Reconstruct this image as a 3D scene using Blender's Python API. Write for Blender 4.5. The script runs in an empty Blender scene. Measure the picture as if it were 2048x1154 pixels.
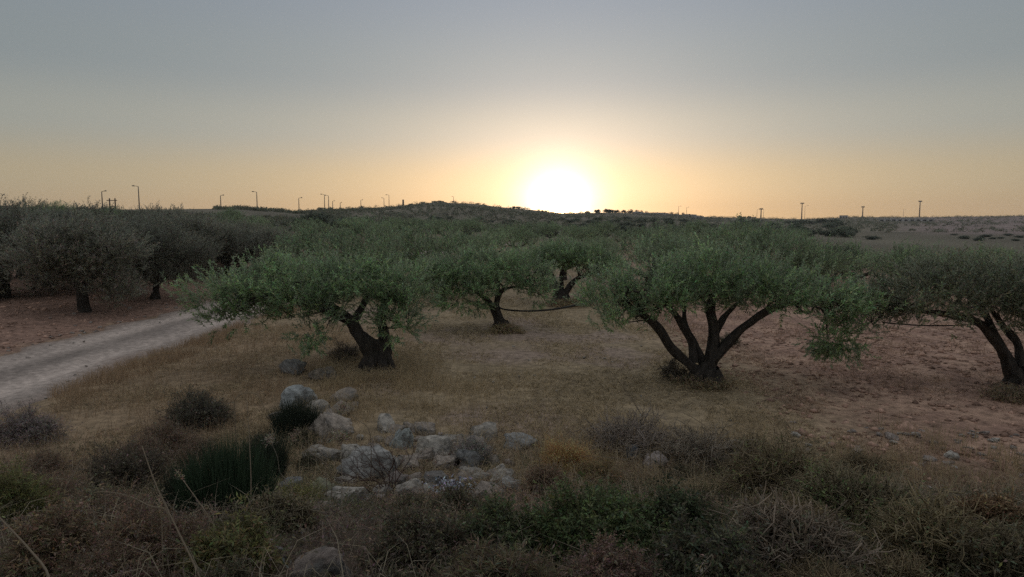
import bpy, math, random
import numpy as np
from mathutils import Vector

sc = bpy.context.scene
COL = sc.collection
R = math.radians
rng = np.random.default_rng(11)
random.seed(5)

# ------------------------------------------------------------------ camera
F = 1335.0                      # focal length in pixels of the 2048 px wide photograph
PITCH = math.atan((577 - 445) / F)
CAMZ = 3.0
cam = bpy.data.objects.new('camera', bpy.data.cameras.new('camera'))
COL.objects.link(cam); sc.camera = cam
cam.location = (0, 0, CAMZ)
cam.rotation_euler = (R(90) - PITCH, 0, 0)
cam.data.sensor_width = 36; cam.data.lens = 36 * F / 2048
cam.data.clip_start = 0.05; cam.data.clip_end = 8000

# ------------------------------------------------------------------ sky
SUN_AZ, SUN_EL = R(4.0), R(1.4)
world = bpy.data.worlds.new('World'); sc.world = world; world.use_nodes = True
nt = world.node_tree; nt.nodes.clear()
def N(t, **kw):
    n = nt.nodes.new(t)
    for k, v in kw.items(): setattr(n, k, v)
    return n
def M(op, a, b=None, clamp=False):
    n = N('ShaderNodeMath', operation=op, use_clamp=clamp)
    for i, v in enumerate((a, b)):
        if v is None: continue
        if isinstance(v, (int, float)): n.inputs[i].default_value = v
        else: nt.links.new(v, n.inputs[i])
    return n.outputs[0]
def VM(op, a, b):
    n = N('ShaderNodeVectorMath', operation=op)
    for i, v in enumerate((a, b)):
        if isinstance(v, tuple): n.inputs[i].default_value = v
        else: nt.links.new(v, n.inputs[i])
    return n
def scale(col, s):
    n = N('ShaderNodeVectorMath', operation='SCALE')
    if isinstance(col, tuple): n.inputs[0].default_value = col
    else: nt.links.new(col, n.inputs[0])
    nt.links.new(s, n.inputs['Scale'])
    return n.outputs[0]
tc = N('ShaderNodeTexCoord')
dirv = VM('NORMALIZE', tc.outputs['Generated'], (0, 0, 0)).outputs[0]
sdir = (math.sin(SUN_AZ) * math.cos(SUN_EL), math.cos(SUN_AZ) * math.cos(SUN_EL), math.sin(SUN_EL))
ang = M('MULTIPLY', M('ARCCOSINE', M('MINIMUM', VM('DOT_PRODUCT', dirv, sdir).outputs['Value'], 0.999999)), 180 / math.pi)
sep = N('ShaderNodeSeparateXYZ'); nt.links.new(dirv, sep.inputs[0])
el = M('MULTIPLY', M('ARCSINE', sep.outputs[2]), 180 / math.pi)
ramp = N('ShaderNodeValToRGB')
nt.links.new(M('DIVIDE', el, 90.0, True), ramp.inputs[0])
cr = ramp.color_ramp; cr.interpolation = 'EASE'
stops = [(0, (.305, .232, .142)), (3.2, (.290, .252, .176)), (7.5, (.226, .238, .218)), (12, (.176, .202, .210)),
         (19, (.166, .192, .222)), (50, (.325, .340, .365)), (90, (.370, .382, .400))]  # last two stops lie out of view, raised to add light on the land
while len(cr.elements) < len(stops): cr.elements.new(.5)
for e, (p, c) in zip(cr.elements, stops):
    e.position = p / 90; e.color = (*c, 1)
wide = M('ADD', M('MULTIPLY', M('EXPONENT', M('MULTIPLY', ang, -1 / 15)), 1.5), 1.0)
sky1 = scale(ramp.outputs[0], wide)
low = M('MULTIPLY', M('EXPONENT', M('MULTIPLY', ang, -1 / 13)), M('EXPONENT', M('MULTIPLY', M('ABSOLUTE', el), -1 / 6)))
sky2 = scale((1.05, .50, .06), low)
nar = M('ADD', M('EXPONENT', M('MULTIPLY', M('MULTIPLY', ang, ang), -1 / 8.0)), M('MULTIPLY', M('EXPONENT', M('ADD', M('MULTIPLY', ang, -1 / 5.0), M('MULTIPLY', M('ABSOLUTE', el), -1 / 7.0))), .78))
sky3 = scale((.86, .82, .78), nar)
core = M('EXPONENT', M('MULTIPLY', M('MULTIPLY', ang, ang), -1 / 1.6))
sky4 = scale((14.0, 8.5, 3.5), core)
nish = N('ShaderNodeTexSky', sky_type='NISHITA')
nish.sun_disc = False; nish.sun_elevation = R(1.35); nish.sun_rotation = SUN_AZ
nish.dust_density = 2.0; nish.ozone_density = 2.0
sky5 = scale(nish.outputs[0], M('ADD', 0.012, 0.0))
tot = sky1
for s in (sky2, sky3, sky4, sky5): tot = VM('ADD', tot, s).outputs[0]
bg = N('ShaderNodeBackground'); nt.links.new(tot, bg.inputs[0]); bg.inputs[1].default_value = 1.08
wo = N('ShaderNodeOutputWorld'); nt.links.new(bg.outputs[0], wo.inputs[0])

# ------------------------------------------------------------------ sun, almost set behind the ridge
sl = bpy.data.lights.new('sun', 'SUN'); sl.energy = 0.7; sl.angle = R(0.5); sl.color = (1, .55, .25)
sun = bpy.data.objects.new('sun', sl); COL.objects.link(sun)
sv = Vector((math.sin(SUN_AZ), math.cos(SUN_AZ), math.tan(R(0.4))))
sun.rotation_euler = (-sv).to_track_quat('-Z', 'Y').to_euler()
sun.location = (20, 200, 60)

sc.view_settings.view_transform = 'Standard'; sc.view_settings.look = 'None'
sc.view_settings.exposure = 0.17; sc.view_settings.gamma = 1.0
sc.cycles.max_bounces = 9; sc.cycles.diffuse_bounces = 6; sc.cycles.transmission_bounces = 6
sc.cycles.transparent_max_bounces = 8; sc.cycles.use_denoising = False; sc.cycles.sample_clamp_indirect = 4

# ------------------------------------------------------------------ maths helpers
def hash2(i, j, s):
    h = (i.astype(np.int64) * 374761393 + j.astype(np.int64) * 668265263 + s * 1442695041) & 0xffffffff
    h = ((h ^ (h >> 13)) * 1274126177) & 0xffffffff
    h = h ^ (h >> 16)
    return (h & 0xffffff) / float(0xffffff)
def vnoise(x, y, s=0):
    x = np.asarray(x, float); y = np.asarray(y, float)
    i = np.floor(x); j = np.floor(y); u = x - i; v = y - j
    u = u * u * (3 - 2 * u); v = v * v * (3 - 2 * v)
    return (hash2(i, j, s) * (1 - u) + hash2(i + 1, j, s) * u) * (1 - v) + (hash2(i, j + 1, s) * (1 - u) + hash2(i + 1, j + 1, s) * u) * v
def fbm(x, y, s=0, o=4):
    a, t, n = .5, 0, 0
    for k in range(o):
        t = t + a * vnoise(x * 2 ** k, y * 2 ** k, s + k * 17); n += a; a *= .5
    return t / n
def sst(a, b, x):
    t = np.clip((np.asarray(x, float) - a) / (b - a), 0, 1); return t * t * (3 - 2 * t)
def nrm(v):
    return v / np.maximum(np.linalg.norm(v, axis=-1, keepdims=True), 1e-9)

# ------------------------------------------------------------------ terrain
SKY = np.array([(-1600, 424), (-500, 424), (0, 425), (200, 425), (350, 423), (430, 421), (480, 420), (540, 422), (600, 425), (640, 421),
       (720, 418), (780, 415), (830, 409), (880, 405), (940, 408), (1000, 414), (1060, 419), (1117, 426), (1170, 426),
       (1230, 425), (1300, 429), (1400, 434), (1500, 437), (1620, 439), (1700, 435), (1800, 436), (1950, 435), (2048, 434), (2600, 435), (3600, 436)], float)
SKAZ = np.arctan((SKY[:, 0] - 1024) / F); SKEL = (445 - SKY[:, 1]) / F
RID = np.array([(-1600, 200), (300, 230), (600, 265), (880, 420), (1117, 400), (1300, 520), (1600, 820), (2048, 900), (3600, 900)], float)
R0S = np.array([(-1600, 42), (300, 48), (620, 75), (880, 125), (1200, 130), (1500, 190), (2048, 270), (3600, 270)], float)
ROADX = lambda y: -9.75 - .25 * np.sin(np.asarray(y, float) * .12) + .0035 * np.clip(np.asarray(y, float) - 26, 0, 60) ** 2
def height(x, y):
    x = np.asarray(x, float); y = np.asarray(y, float)
    r = np.hypot(x, y); az = np.arctan2(x, y)
    px = 1024 + F * np.tan(np.clip(az, -1.1, 1.1))
    # grove floor and the bank the camera stands on
    b = np.clip((7.9 - y + .5 * (fbm(x * .5, y * .5, 3) - .5)) / 5.6, 0, 1)
    z = 1.35 * b * b * (3 - 2 * b)
    z = z + .22 * b * (1 - .5 * b) * (fbm(x * .9, y * .9, 7) - .5)
    z = z + .10 * (fbm(x * .35, y * .35, 5) - .5) * (1 - sst(100, 200, r))
    z = z + .25 * sst(-12, -16, x) * sst(6, 14, y)
    # hills
    Rr = np.interp(px, RID[:, 0], RID[:, 1]); r0 = np.interp(px, R0S[:, 0], R0S[:, 1])
    Hh = CAMZ + Rr * np.interp(az, SKAZ, SKEL)
    t = np.clip((r - r0) / (Rr - r0), 0, 1)
    front = np.clip(np.cos(az) * 1.6 + .3, 0, 1)
    prof = t ** 1.25 * (1 - .12 * np.sin(t * math.pi) * np.sin(t * 9 + az * 7))
    hz = Hh * prof - np.clip(r - Rr, 0, 1e9) * .02
    z = z + hz * front + t * (1 - t) * 3.2 * (fbm(x * .03, y * .03, 9) - .5) * front * np.where(r < Rr, 1, 0)
    z = z + ((.75 + .75 * sst(1050, 850, px)) * sst(26, 100, r) * (1 - sst(1500, 1800, px)) - 1.5 * sst(1480, 1760, px) * sst(20, 52, r)) * (1 - sst(150, 240, r)) * front
    # road bed
    rd = np.abs(x - ROADX(y))
    z = z - .06 * (1 - sst(1.7, 2.3, rd)) * sst(90, 70, y) * sst(-60, -20, y)
    return z
FW = np.array([0, math.cos(PITCH), -math.sin(PITCH)]); UP = np.array([0, math.sin(PITCH), math.cos(PITCH)])
def ray(px, py):
    d = np.array([1., 0, 0]) * (px - 1024) / F + UP * (577 - py) / F + FW
    return d
_T = np.geomspace(1.2, 1200, 6000)
def hit(px, py):
    d = ray(px, py); z = CAMZ + d[2] * _T
    k = np.argmax(z < height(d[0] * _T, d[1] * _T))
    t = _T[k] if k else 1000.0
    return d[0] * t, d[1] * t, float(height(d[0] * t, d[1] * t)), t      # t = depth along the view axis
def at_depth(px, py, t):
    d = ray(px, py); return np.array([d[0] * t, d[1] * t, CAMZ + d[2] * t])
def gz(x, y): return float(height(x, y))

# ------------------------------------------------------------------ object helpers
def tag(o, label=None, cat=None, group=None, kind=None):
    for k, v in (('label', label), ('category', cat), ('group', group), ('kind', kind)):
        if v: o[k] = v
    return o
def empty(name, loc, label, cat, group=None):
    o = bpy.data.objects.new(name, None); COL.objects.link(o); o.location = loc; o.empty_display_size = .2
    return tag(o, label, cat, group)
def mesh_data(name, V, faces, mat, col=None, smooth=False):
    me = bpy.data.meshes.new(name)
    V = np.asarray(V, np.float32); me.vertices.add(len(V)); me.vertices.foreach_set('co', V.ravel())
    faces = [np.asarray(f, np.int32) for f in faces if len(f)]
    nl = sum(f.size for f in faces); npoly = sum(len(f) for f in faces)
    me.loops.add(nl); me.polygons.add(npoly)
    me.loops.foreach_set('vertex_index', np.concatenate([f.ravel() for f in faces]))
    tot = np.concatenate([np.full(len(f), f.shape[1], np.int32) for f in faces])
    st = np.concatenate([[0], np.cumsum(tot)[:-1]]).astype(np.int32)
    me.polygons.foreach_set('loop_start', st); me.polygons.foreach_set('loop_total', tot)
    if smooth: me.polygons.foreach_set('use_smooth', np.ones(npoly, bool))
    if col is not None:
        a = me.attributes.new('Col', 'FLOAT_COLOR', 'POINT')
        c = np.ones((len(V), 4), np.float32); c[:, :3] = col; a.data.foreach_set('color', c.ravel())
    me.materials.append(mat); me.update(calc_edges=True)
    return me
def obj(name, me, parent=None, loc=None):
    o = bpy.data.objects.new(name, me); COL.objects.link(o)
    if parent is not None: o.parent = parent
    if loc is not None: o.location = loc
    return o
class Geo:
    """collects numpy pieces into one mesh"""
    def __init__(s): s.V = []; s.F = {}; s.C = []; s.n = 0
    def add(s, V, F, c=(.5, .5, .5)):
        V = np.asarray(V, float).reshape(-1, 3); F = np.asarray(F)
        s.F.setdefault(F.shape[1], []).append(F + s.n); s.V.append(V)
        c = np.asarray(c, float)
        s.C.append(np.broadcast_to(c, V.shape) if c.ndim == 1 else c); s.n += len(V)
    def data(s, name, mat, smooth=False):
        return mesh_data(name, np.concatenate(s.V), [np.concatenate(f) for f in s.F.values()], mat, np.concatenate(s.C), smooth)
def catmull(P, n):
    P = np.asarray(P, float)
    Q = np.vstack([2 * P[0] - P[1], P, 2 * P[-1] - P[-2]]); out = []
    for i in range(len(P) - 1):
        a, b, c, d = Q[i:i + 4]
        for t in np.linspace(0, 1, n, endpoint=False):
            out.append(.5 * (2 * b + (c - a) * t + (2 * a - 5 * b + 4 * c - d) * t * t + (3 * b - a - 3 * c + d) * t ** 3))
    out.append(P[-1]); return np.array(out)
def tube(g, P, rad, sides=8, n=4, rough=0.0, c=(.1, .08, .06), seed=0, twist=1.0, cap=True):
    """tapered swept tube; rough makes the section knotted"""
    P4 = catmull(np.column_stack([np.asarray(P, float), np.asarray(rad, float)]), n)
    X, rr = P4[:, :3], np.maximum(P4[:, 3], .001)
    T = nrm(np.gradient(X, axis=0)); ref = np.array([.3, 1, .1]) if abs(T[0][1]) < .8 else np.array([1, .2, .1])
    u = nrm(np.cross(T, ref)); v = np.cross(T, u)
    th = np.linspace(0, 2 * math.pi, sides, endpoint=False)[None, :]
    L = np.cumsum(np.r_[0, np.linalg.norm(np.diff(X, axis=0), axis=1)])[:, None]
    f = 1 + rough * (.5 * np.sin(3 * th + L * 3 * twist + seed) + .35 * np.sin(5 * th - L * 4 + seed * 2.1)
                     + 1.1 * (vnoise(th * 2 + seed * 3.3, L * 5 + seed, seed) - .5) + .9 * (vnoise(L * 3 + 0 * th, seed + 0 * L, 3 + seed) - .5))
    V = X[:, None, :] + (rr[:, None] * f)[:, :, None] * (np.cos(th)[:, :, None] * u[:, None, :] + np.sin(th)[:, :, None] * v[:, None, :])
    m, s = V.shape[:2]
    i = np.arange(m - 1)[:, None] * s; j = np.arange(s)[None, :]; k = (j + 1) % s
    Fq = np.stack([i + j, i + k, i + s + k, i + s + j], -1).reshape(-1, 4)
    g.add(V.reshape(-1, 3), Fq, c)
    if cap:
        n0 = g.n; g.add(np.array([X[-1] + T[-1] * rr[-1] * .4]), np.zeros((0, 3), int), c)
        base = n0 - s
        g.F.setdefault(3, []).append(np.stack([base + np.arange(s), base + (np.arange(s) + 1) % s, np.full(s, n0)], -1))
def ribbons(P0, P1, P2, w0, w1, rg):
    """thin curved two-segment blades: P0 root, P1 middle, P2 tip"""
    n = len(P0); d = nrm(P2 - P0); r = nrm(np.cross(d, rg.normal(size=(n, 3))))
    w0 = np.broadcast_to(w0, n)[:, None]; w1 = np.broadcast_to(w1, n)[:, None]
    V = np.stack([P0 - r * w0, P0 + r * w0, P1 + r * w1, P1 - r * w1, P2], 1).reshape(-1, 3)
    b = np.arange(n)[:, None] * 5
    return V, b + np.array([[0, 1, 2, 3]]), b + np.array([[3, 2, 4]])
def add_ribbons(g, P0, P1, P2, w0, w1, c, rg):
    V, q, t = ribbons(P0, P1, P2, w0, w1, rg)
    c = np.asarray(c, float); c = np.repeat(c, 5, 0) if c.ndim == 2 else c
    n0 = g.n; g.add(V, q, c); g.F.setdefault(3, []).append(t + n0)
def leafy(g, B, D, L, nl, ll, lw, c, var, rg, droop=.15, spread=.7, start=.15):
    """lance-shaped leaves set round shoots (root B, direction D, length L); c one colour or one per shoot"""
    n = len(B); D = nrm(D); t = np.linspace(start, 1, nl)[None, :, None]
    L = np.broadcast_to(L, n)[:, None, None]
    dr = np.array([0, 0, -1.0]) * droop
    pos = B[:, None, :] + D[:, None, :] * L * t + dr * t * t * L
    ax = nrm(D[:, None, :] + 2 * dr * t)
    u = nrm(np.cross(ax, rg.normal(size=(n, 1, 3)) + np.array([0, 0, .01]))); v = np.cross(ax, u)
    ph = (np.arange(nl) * 1.9 + 0)[None, :, None] + rg.uniform(0, 6.3, (n, 1, 1)) + rg.normal(0, .5, (n, nl, 1))
    rad = np.cos(ph) * u + np.sin(ph) * v
    ld = nrm(ax * (1 - spread * .6) + rad * spread + rg.normal(0, .22, (n, nl, 3)))
    sd = nrm(np.cross(ld, ax))
    l = ll * rg.uniform(.6, 1.25, (n, nl, 1)); w = lw * rg.uniform(.7, 1.2, (n, nl, 1))
    tip = pos + ld * l + np.array([0, 0, -1]) * l * .12
    mid = pos + ld * l * .45
    V = np.stack([pos, mid + sd * w * .5, tip, mid - sd * w * .5], 2).reshape(-1, 3)
    c = np.asarray(c, float); c = c[:, None, :] if c.ndim == 2 else c[None, None, :]
    cc = np.clip(c * (1 + var * rg.normal(0, 1, (n, nl, 1))) * (1 + .12 * rg.normal(0, 1, (n, nl, 3))), .004, .9)
    cc = np.broadcast_to(cc[:, :, None, :], (n, nl, 4, 3)).reshape(-1, 3)
    g.add(V, np.arange(n * nl * 4).reshape(-1, 4), cc)

# ------------------------------------------------------------------ materials
def new_mat(name):
    m = bpy.data.materials.new(name); m.use_nodes = True; t = m.node_tree; t.nodes.clear()
    out = t.nodes.new('ShaderNodeOutputMaterial'); return m, t, out
def lk(t, a, b): t.links.new(a, b)
def leaf_mat(name, trans=.3, back=None, backf=.75, rough=.6, spec=.25):
    m, t, out = new_mat(name)
    at = t.nodes.new('ShaderNodeAttribute'); at.attribute_name = 'Col'
    c = at.outputs['Color']
    if back:
        geo = t.nodes.new('ShaderNodeNewGeometry'); mx = t.nodes.new('ShaderNodeMix'); mx.data_type = 'RGBA'
        mu = t.nodes.new('ShaderNodeMath'); mu.operation = 'MULTIPLY'; mu.inputs[1].default_value = backf
        lk(t, geo.outputs['Backfacing'], mu.inputs[0]); lk(t, mu.outputs[0], mx.inputs[0])
        lk(t, c, mx.inputs[6]); mx.inputs[7].default_value = (*back, 1); c = mx.outputs[2]
    p = t.nodes.new('ShaderNodeBsdfPrincipled'); lk(t, c, p.inputs['Base Color'])
    p.inputs['Roughness'].default_value = rough; p.inputs['Specular IOR Level'].default_value = spec
    tr = t.nodes.new('ShaderNodeBsdfTranslucent'); lk(t, c, tr.inputs[0])
    mix = t.nodes.new('ShaderNodeMixShader'); mix.inputs[0].default_value = trans
    lk(t, p.outputs[0], mix.inputs[1]); lk(t, tr.outputs[0], mix.inputs[2]); lk(t, mix.outputs[0], out.inputs[0])
    return m
def rough_mat(name, scale_=8, bump=.4, amp=.5, rough=.95, use_col=True, base=(.3, .3, .3), second=None, stretch=(1, 1, 1), dist=.02):
    """matt surface: vertex or base colour broken up by noise, with relief"""
    m, t, out = new_mat(name)
    tcn = t.nodes.new('ShaderNodeTexCoord'); mp = t.nodes.new('ShaderNodeMapping'); mp.inputs['Scale'].default_value = stretch
    lk(t, tcn.outputs['Object'], mp.inputs[0])
    n1 = t.nodes.new('ShaderNodeTexNoise'); n1.inputs['Scale'].default_value = scale_; n1.inputs['Detail'].default_value = 8; n1.inputs['Roughness'].default_value = .65
    lk(t, mp.outputs[0], n1.inputs[0])
    if use_col:
        a = t.nodes.new('ShaderNodeAttribute'); a.attribute_name = 'Col'; c = a.outputs['Color']
    else:
        rgb = t.nodes.new('ShaderNodeRGB'); rgb.outputs[0].default_value = (*base, 1); c = rgb.outputs[0]
    mr = t.nodes.new('ShaderNodeMapRange'); mr.inputs[1].default_value = .3; mr.inputs[2].default_value = .7
    mr.inputs[3].default_value = 1 - amp; mr.inputs[4].default_value = 1 + amp
    lk(t, n1.outputs[0], mr.inputs[0])
    vs = t.nodes.new('ShaderNodeVectorMath'); vs.operation = 'SCALE'; lk(t, c, vs.inputs[0]); lk(t, mr.outputs[0], vs.inputs['Scale'])
    c2 = vs.outputs[0]
    if second:
        n2 = t.nodes.new('ShaderNodeTexNoise'); n2.inputs['Scale'].default_value = scale_ * .37; n2.inputs['Detail'].default_value = 5
        lk(t, mp.outputs[0], n2.inputs[0])
        m2 = t.nodes.new('ShaderNodeMapRange'); m2.inputs[1].default_value = .5; m2.inputs[2].default_value = .66; lk(t, n2.outputs[0], m2.inputs[0])
        mx = t.nodes.new('ShaderNodeMix'); mx.data_type = 'RGBA'; lk(t, m2.outputs[0], mx.inputs[0]); lk(t, c2, mx.inputs[6])
        mx.inputs[7].default_value = (*second, 1); c2 = mx.outputs[2]
    p = t.nodes.new('ShaderNodeBsdfPrincipled'); lk(t, c2, p.inputs['Base Color'])
    p.inputs['Roughness'].default_value = rough; p.inputs['Specular IOR Level'].default_value = .2
    bp = t.nodes.new('ShaderNodeBump'); bp.inputs['Strength'].default_value = bump; bp.inputs['Distance'].default_value = dist
    lk(t, n1.outputs[0], bp.inputs['Height']); lk(t, bp.outputs[0], p.inputs['Normal'])
    lk(t, p.outputs[0], out.inputs[0]); return m
M_LEAF = leaf_mat('olive_leaf', .55, back=(.38, .42, .33), backf=.6)
M_FAR = leaf_mat('far_leaf', .55, back=(.32, .36, .27), backf=.5)
M_WEED = leaf_mat('weed_leaf', .45)
M_STRAW = leaf_mat('dry_straw', .45, rough=.8, spec=.15)
M_BARK = rough_mat('olive_bark', 14, .9, .55, stretch=(1, 1, .35), dist=.03)
M_STONE = rough_mat('limestone', 4, 1.0, .45, second=(.17, .16, .145), dist=.05)
M_GROUND = rough_mat('earth', 5.5, 1.0, .5, dist=.06)
M_ROAD = rough_mat('road_gravel', 7, 1.0, .4, dist=.03)
M_METAL = rough_mat('painted_steel', 20, .05, .1, .6, False, (.10, .10, .10))
M_WALL = rough_mat('pale_render', 2, .1, .12, .9, False, (.52, .50, .48))
M_DARK = rough_mat('dark_opening', 2, .1, .1, .7, False, (.03, .03, .035))
M_HOSE = rough_mat('black_polythene', 20, .1, .1, .5, False, (.018, .018, .018))
M_FOIL = leaf_mat('crumpled_plastic', .2, rough=.3, spec=.6)

# ------------------------------------------------------------------ ground sheet
azs = np.unique(np.concatenate([np.arange(-44, 44.01, .22), np.arange(-180, -44, 4), np.arange(44.5, 180, 4)]))
rs = np.concatenate([np.geomspace(.5, 60, 250), np.geomspace(60, 1600, 110)[1:]])
A_, R_ = np.meshgrid(np.radians(azs), rs)
GX, GY = R_ * np.sin(A_), R_ * np.cos(A_); GZ = height(GX, GY)
GZ = GZ + .035 * (vnoise(GX * 5, GY * 5, 33) - .5) * (R_ < 40) * (np.abs(GX - ROADX(GY)) > 2.2)
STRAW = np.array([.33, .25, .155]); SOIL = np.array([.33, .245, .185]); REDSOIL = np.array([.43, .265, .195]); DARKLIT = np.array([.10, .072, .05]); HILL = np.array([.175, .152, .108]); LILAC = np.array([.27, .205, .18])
def ground_col(x, y):
    r = np.hypot(x, y); n = fbm(x * .4, y * .4, 21)[..., None]; n2 = fbm(x * 1.7, y * 1.7, 22)[..., None]
    c = STRAW * (.75 + .5 * n2) * (1 - sst(.52, .7, n)) + SOIL * sst(.52, .7, n)
    wr = sst(3.0, 6.5, x + 3 * (n[..., 0] - .5))[..., None]
    c = c * (1 - wr) + (REDSOIL * (.75 + .5 * n2) * .85 + STRAW * .25 * sst(.45, .6, n2)) * wr
    wl = sst(-11.3, -12.2, x + 1.2 * (n2[..., 0] - .5))[..., None]
    c = c * (1 - wl) + REDSOIL * .72 * (.8 + .4 * n2) * wl
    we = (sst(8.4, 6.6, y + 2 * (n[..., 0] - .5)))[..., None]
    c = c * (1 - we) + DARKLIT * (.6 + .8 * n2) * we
    # the grassy strip between road and rocks
    ws = (sst(-1.5, -3.5, x) * sst(-9, -7.5, x) * sst(6, 8, y) * sst(24, 16, y))[..., None]
    c = c * (1 - ws) + np.array([.33, .235, .145]) * (.7 + .6 * n2) * ws
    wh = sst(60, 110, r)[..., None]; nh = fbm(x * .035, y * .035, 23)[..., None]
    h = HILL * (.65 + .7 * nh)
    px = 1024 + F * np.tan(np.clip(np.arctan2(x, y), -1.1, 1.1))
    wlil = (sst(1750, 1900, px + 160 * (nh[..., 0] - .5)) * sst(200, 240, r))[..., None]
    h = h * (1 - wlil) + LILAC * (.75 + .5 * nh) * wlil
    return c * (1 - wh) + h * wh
na, nr_ = len(azs), len(rs)
i = np.arange(nr_ - 1)[:, None] * na; j = np.arange(na)[None, :]; k = (j + 1) % na
Fg = np.stack([i + j, i + k, i + na + k, i + na + j], -1).reshape(-1, 4)[:, ::-1]
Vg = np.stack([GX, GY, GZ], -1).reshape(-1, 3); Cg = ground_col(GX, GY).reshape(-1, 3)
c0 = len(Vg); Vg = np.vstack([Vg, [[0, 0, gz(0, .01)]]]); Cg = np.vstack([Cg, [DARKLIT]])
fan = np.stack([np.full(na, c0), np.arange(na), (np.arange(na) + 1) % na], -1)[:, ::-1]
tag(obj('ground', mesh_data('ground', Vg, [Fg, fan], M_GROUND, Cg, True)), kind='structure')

# ------------------------------------------------------------------ gravel road
ys = np.concatenate([np.linspace(-25, 45, 281), np.linspace(46, 80, 40)]); us = np.linspace(-1, 1, 25)
Yr, Ur = np.meshgrid(ys, us, indexing='ij')
half = 1.9 + .42 * (fbm(Yr * .8, Ur * 0 + np.sign(Ur), 41) - .5) * 2
Xr = ROADX(Yr) + Ur * half
Zr = height(Xr, Yr) + .055 - .075 * sst(.86, 1, np.abs(Ur)) - .045 * (np.exp(-((np.abs(Ur) - .45) / .14) ** 2)) + .02 * np.exp(-(Ur / .2) ** 2) + .02 * (vnoise(Xr * 4, Yr * 4, 43) - .5)
rn = fbm(Xr * 1.2, Yr * .5, 44)[..., None]; trk = np.exp(-((np.abs(Ur) - .45) / .2) ** 2)[..., None]
Cr = np.array([.52, .425, .36]) * (.56 + .42 * rn + .22 * trk) * (1 - .28 * np.exp(-(Ur / .2) ** 2) * (.4 + 1.2 * fbm(Xr * 2.5, Yr * .8, 46)))[..., None]
ed = sst(.62, 1, np.abs(Ur) + .6 * (rn[..., 0] - .5))[..., None]; Cr = Cr * (1 - .55 * ed) + np.array([.22, .14, .10]) * .55 * ed
i = np.arange(len(ys) - 1)[:, None] * len(us); j = np.arange(len(us) - 1)[None, :]
Fr = np.stack([i + j, i + j + 1, i + len(us) + j + 1, i + len(us) + j], -1).reshape(-1, 4)
tag(obj('road', mesh_data('road', np.stack([Xr, Yr, Zr], -1).reshape(-1, 3), [Fr], M_ROAD, Cr.reshape(-1, 3), True)), kind='structure')

# ------------------------------------------------------------------ far hills: things on the skyline
def lamp(px, py, side, base_py=None, thin=1.0):
    """street lamp whose head stands at that skyline pixel; the post is planted on the ridge"""
    az = math.atan((px - 1024) / F); pxw = px
    rr = float(np.interp(pxw, RID[:, 0], RID[:, 1])) * .985
    x, y = rr * math.sin(az), rr * math.cos(az)
    z0 = gz(x, y); ztop = CAMZ + rr * (math.cos(az)) * (445 - py) / F
    h = ztop - z0
    return x, y, z0, h
def street_lamp(px, py, side, label):
    x, y, z0, h = lamp(px, py, side); k = h / 9.0
    root = empty('street_lamp', (x, y, z0 - .2), label, 'street lamp', 'street lamps along the hilltop road')
    g = Geo(); tube(g, [(0, 0, 0), (0, 0, h * .6), (0, 0, h + .2)], [.17, .14, .10], 8, 2); obj('post', g.data('post', M_METAL), root)
    g = Geo(); tube(g, [(0, 0, h + .12), (side * .7 * k, 0, h + .3), (side * 1.5 * k, 0, h + .36)], [.07, .06, .06], 6, 2); obj('arm', g.data('arm', M_METAL), root)
    g = Geo(); tube(g, [(side * 1.4 * k, 0, h + .35), (side * 1.9 * k, 0, h + .40), (side * 2.5 * k, 0, h + .40)], [.10, .17, .09], 8, 2)
    obj('lamp_head', g.data('lamp_head', M_METAL), root)
for a in [(211, 384, 1, 'street lamp beside the twin-pole power pylon on the skyline'),
          (284, 374, -1, 'tallest street lamp on the skyline, arm to the left, above the left olive trees'),
          (446, 392, 1, 'first street lamp after the left olive trees, arm pointing right'),
          (518, 385, -1, 'tall street lamp on the bare left crest with its arm to the left'),
          (601, 397, 1, 'short street lamp above the two big dark hillside bushes'),
          (652, 390, -1, 'taller of the two close-set street lamps over the big dark bushes'),
          (660, 392, -1, 'slimmer of two close-set street lamps over the big dark bushes'),
          (668, 403, 1, 'small far street lamp just after the close-set pair of lamps'),
          (683, 406, 1, 'smallest far street lamp in the dip before the hilltop'),
          (724, 401, 1, 'lone small street lamp midway up the left flank of the hilltop'),
          (770, 397, -1, 'lower of the two street lamps where the hill begins to steepen'),
          (780, 391, -1, 'higher of the two street lamps where the hill begins to steepen'),
          (908, 394, -1, 'single street lamp just past the highest point of the hill'),
          (1355, 413, 1, 'thin street lamp above the pale quarry edge, nearer the sun'),
          (1371, 415, 1, 'thin street lamp above the pale quarry edge, further from the sun'),
          (1511, 419, 1, 'thin street lamp on the sun side of the small floodlight mast'),
          (1524, 418, -1, 'thin street lamp on the far side of the small floodlight mast'),
          (1606, 412, 1, 'thin street lamp standing close beside the thickest floodlight mast'),
          (1802, 419, 1, 'faint thin street lamp above the long pale wall')]: street_lamp(*a)
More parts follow.
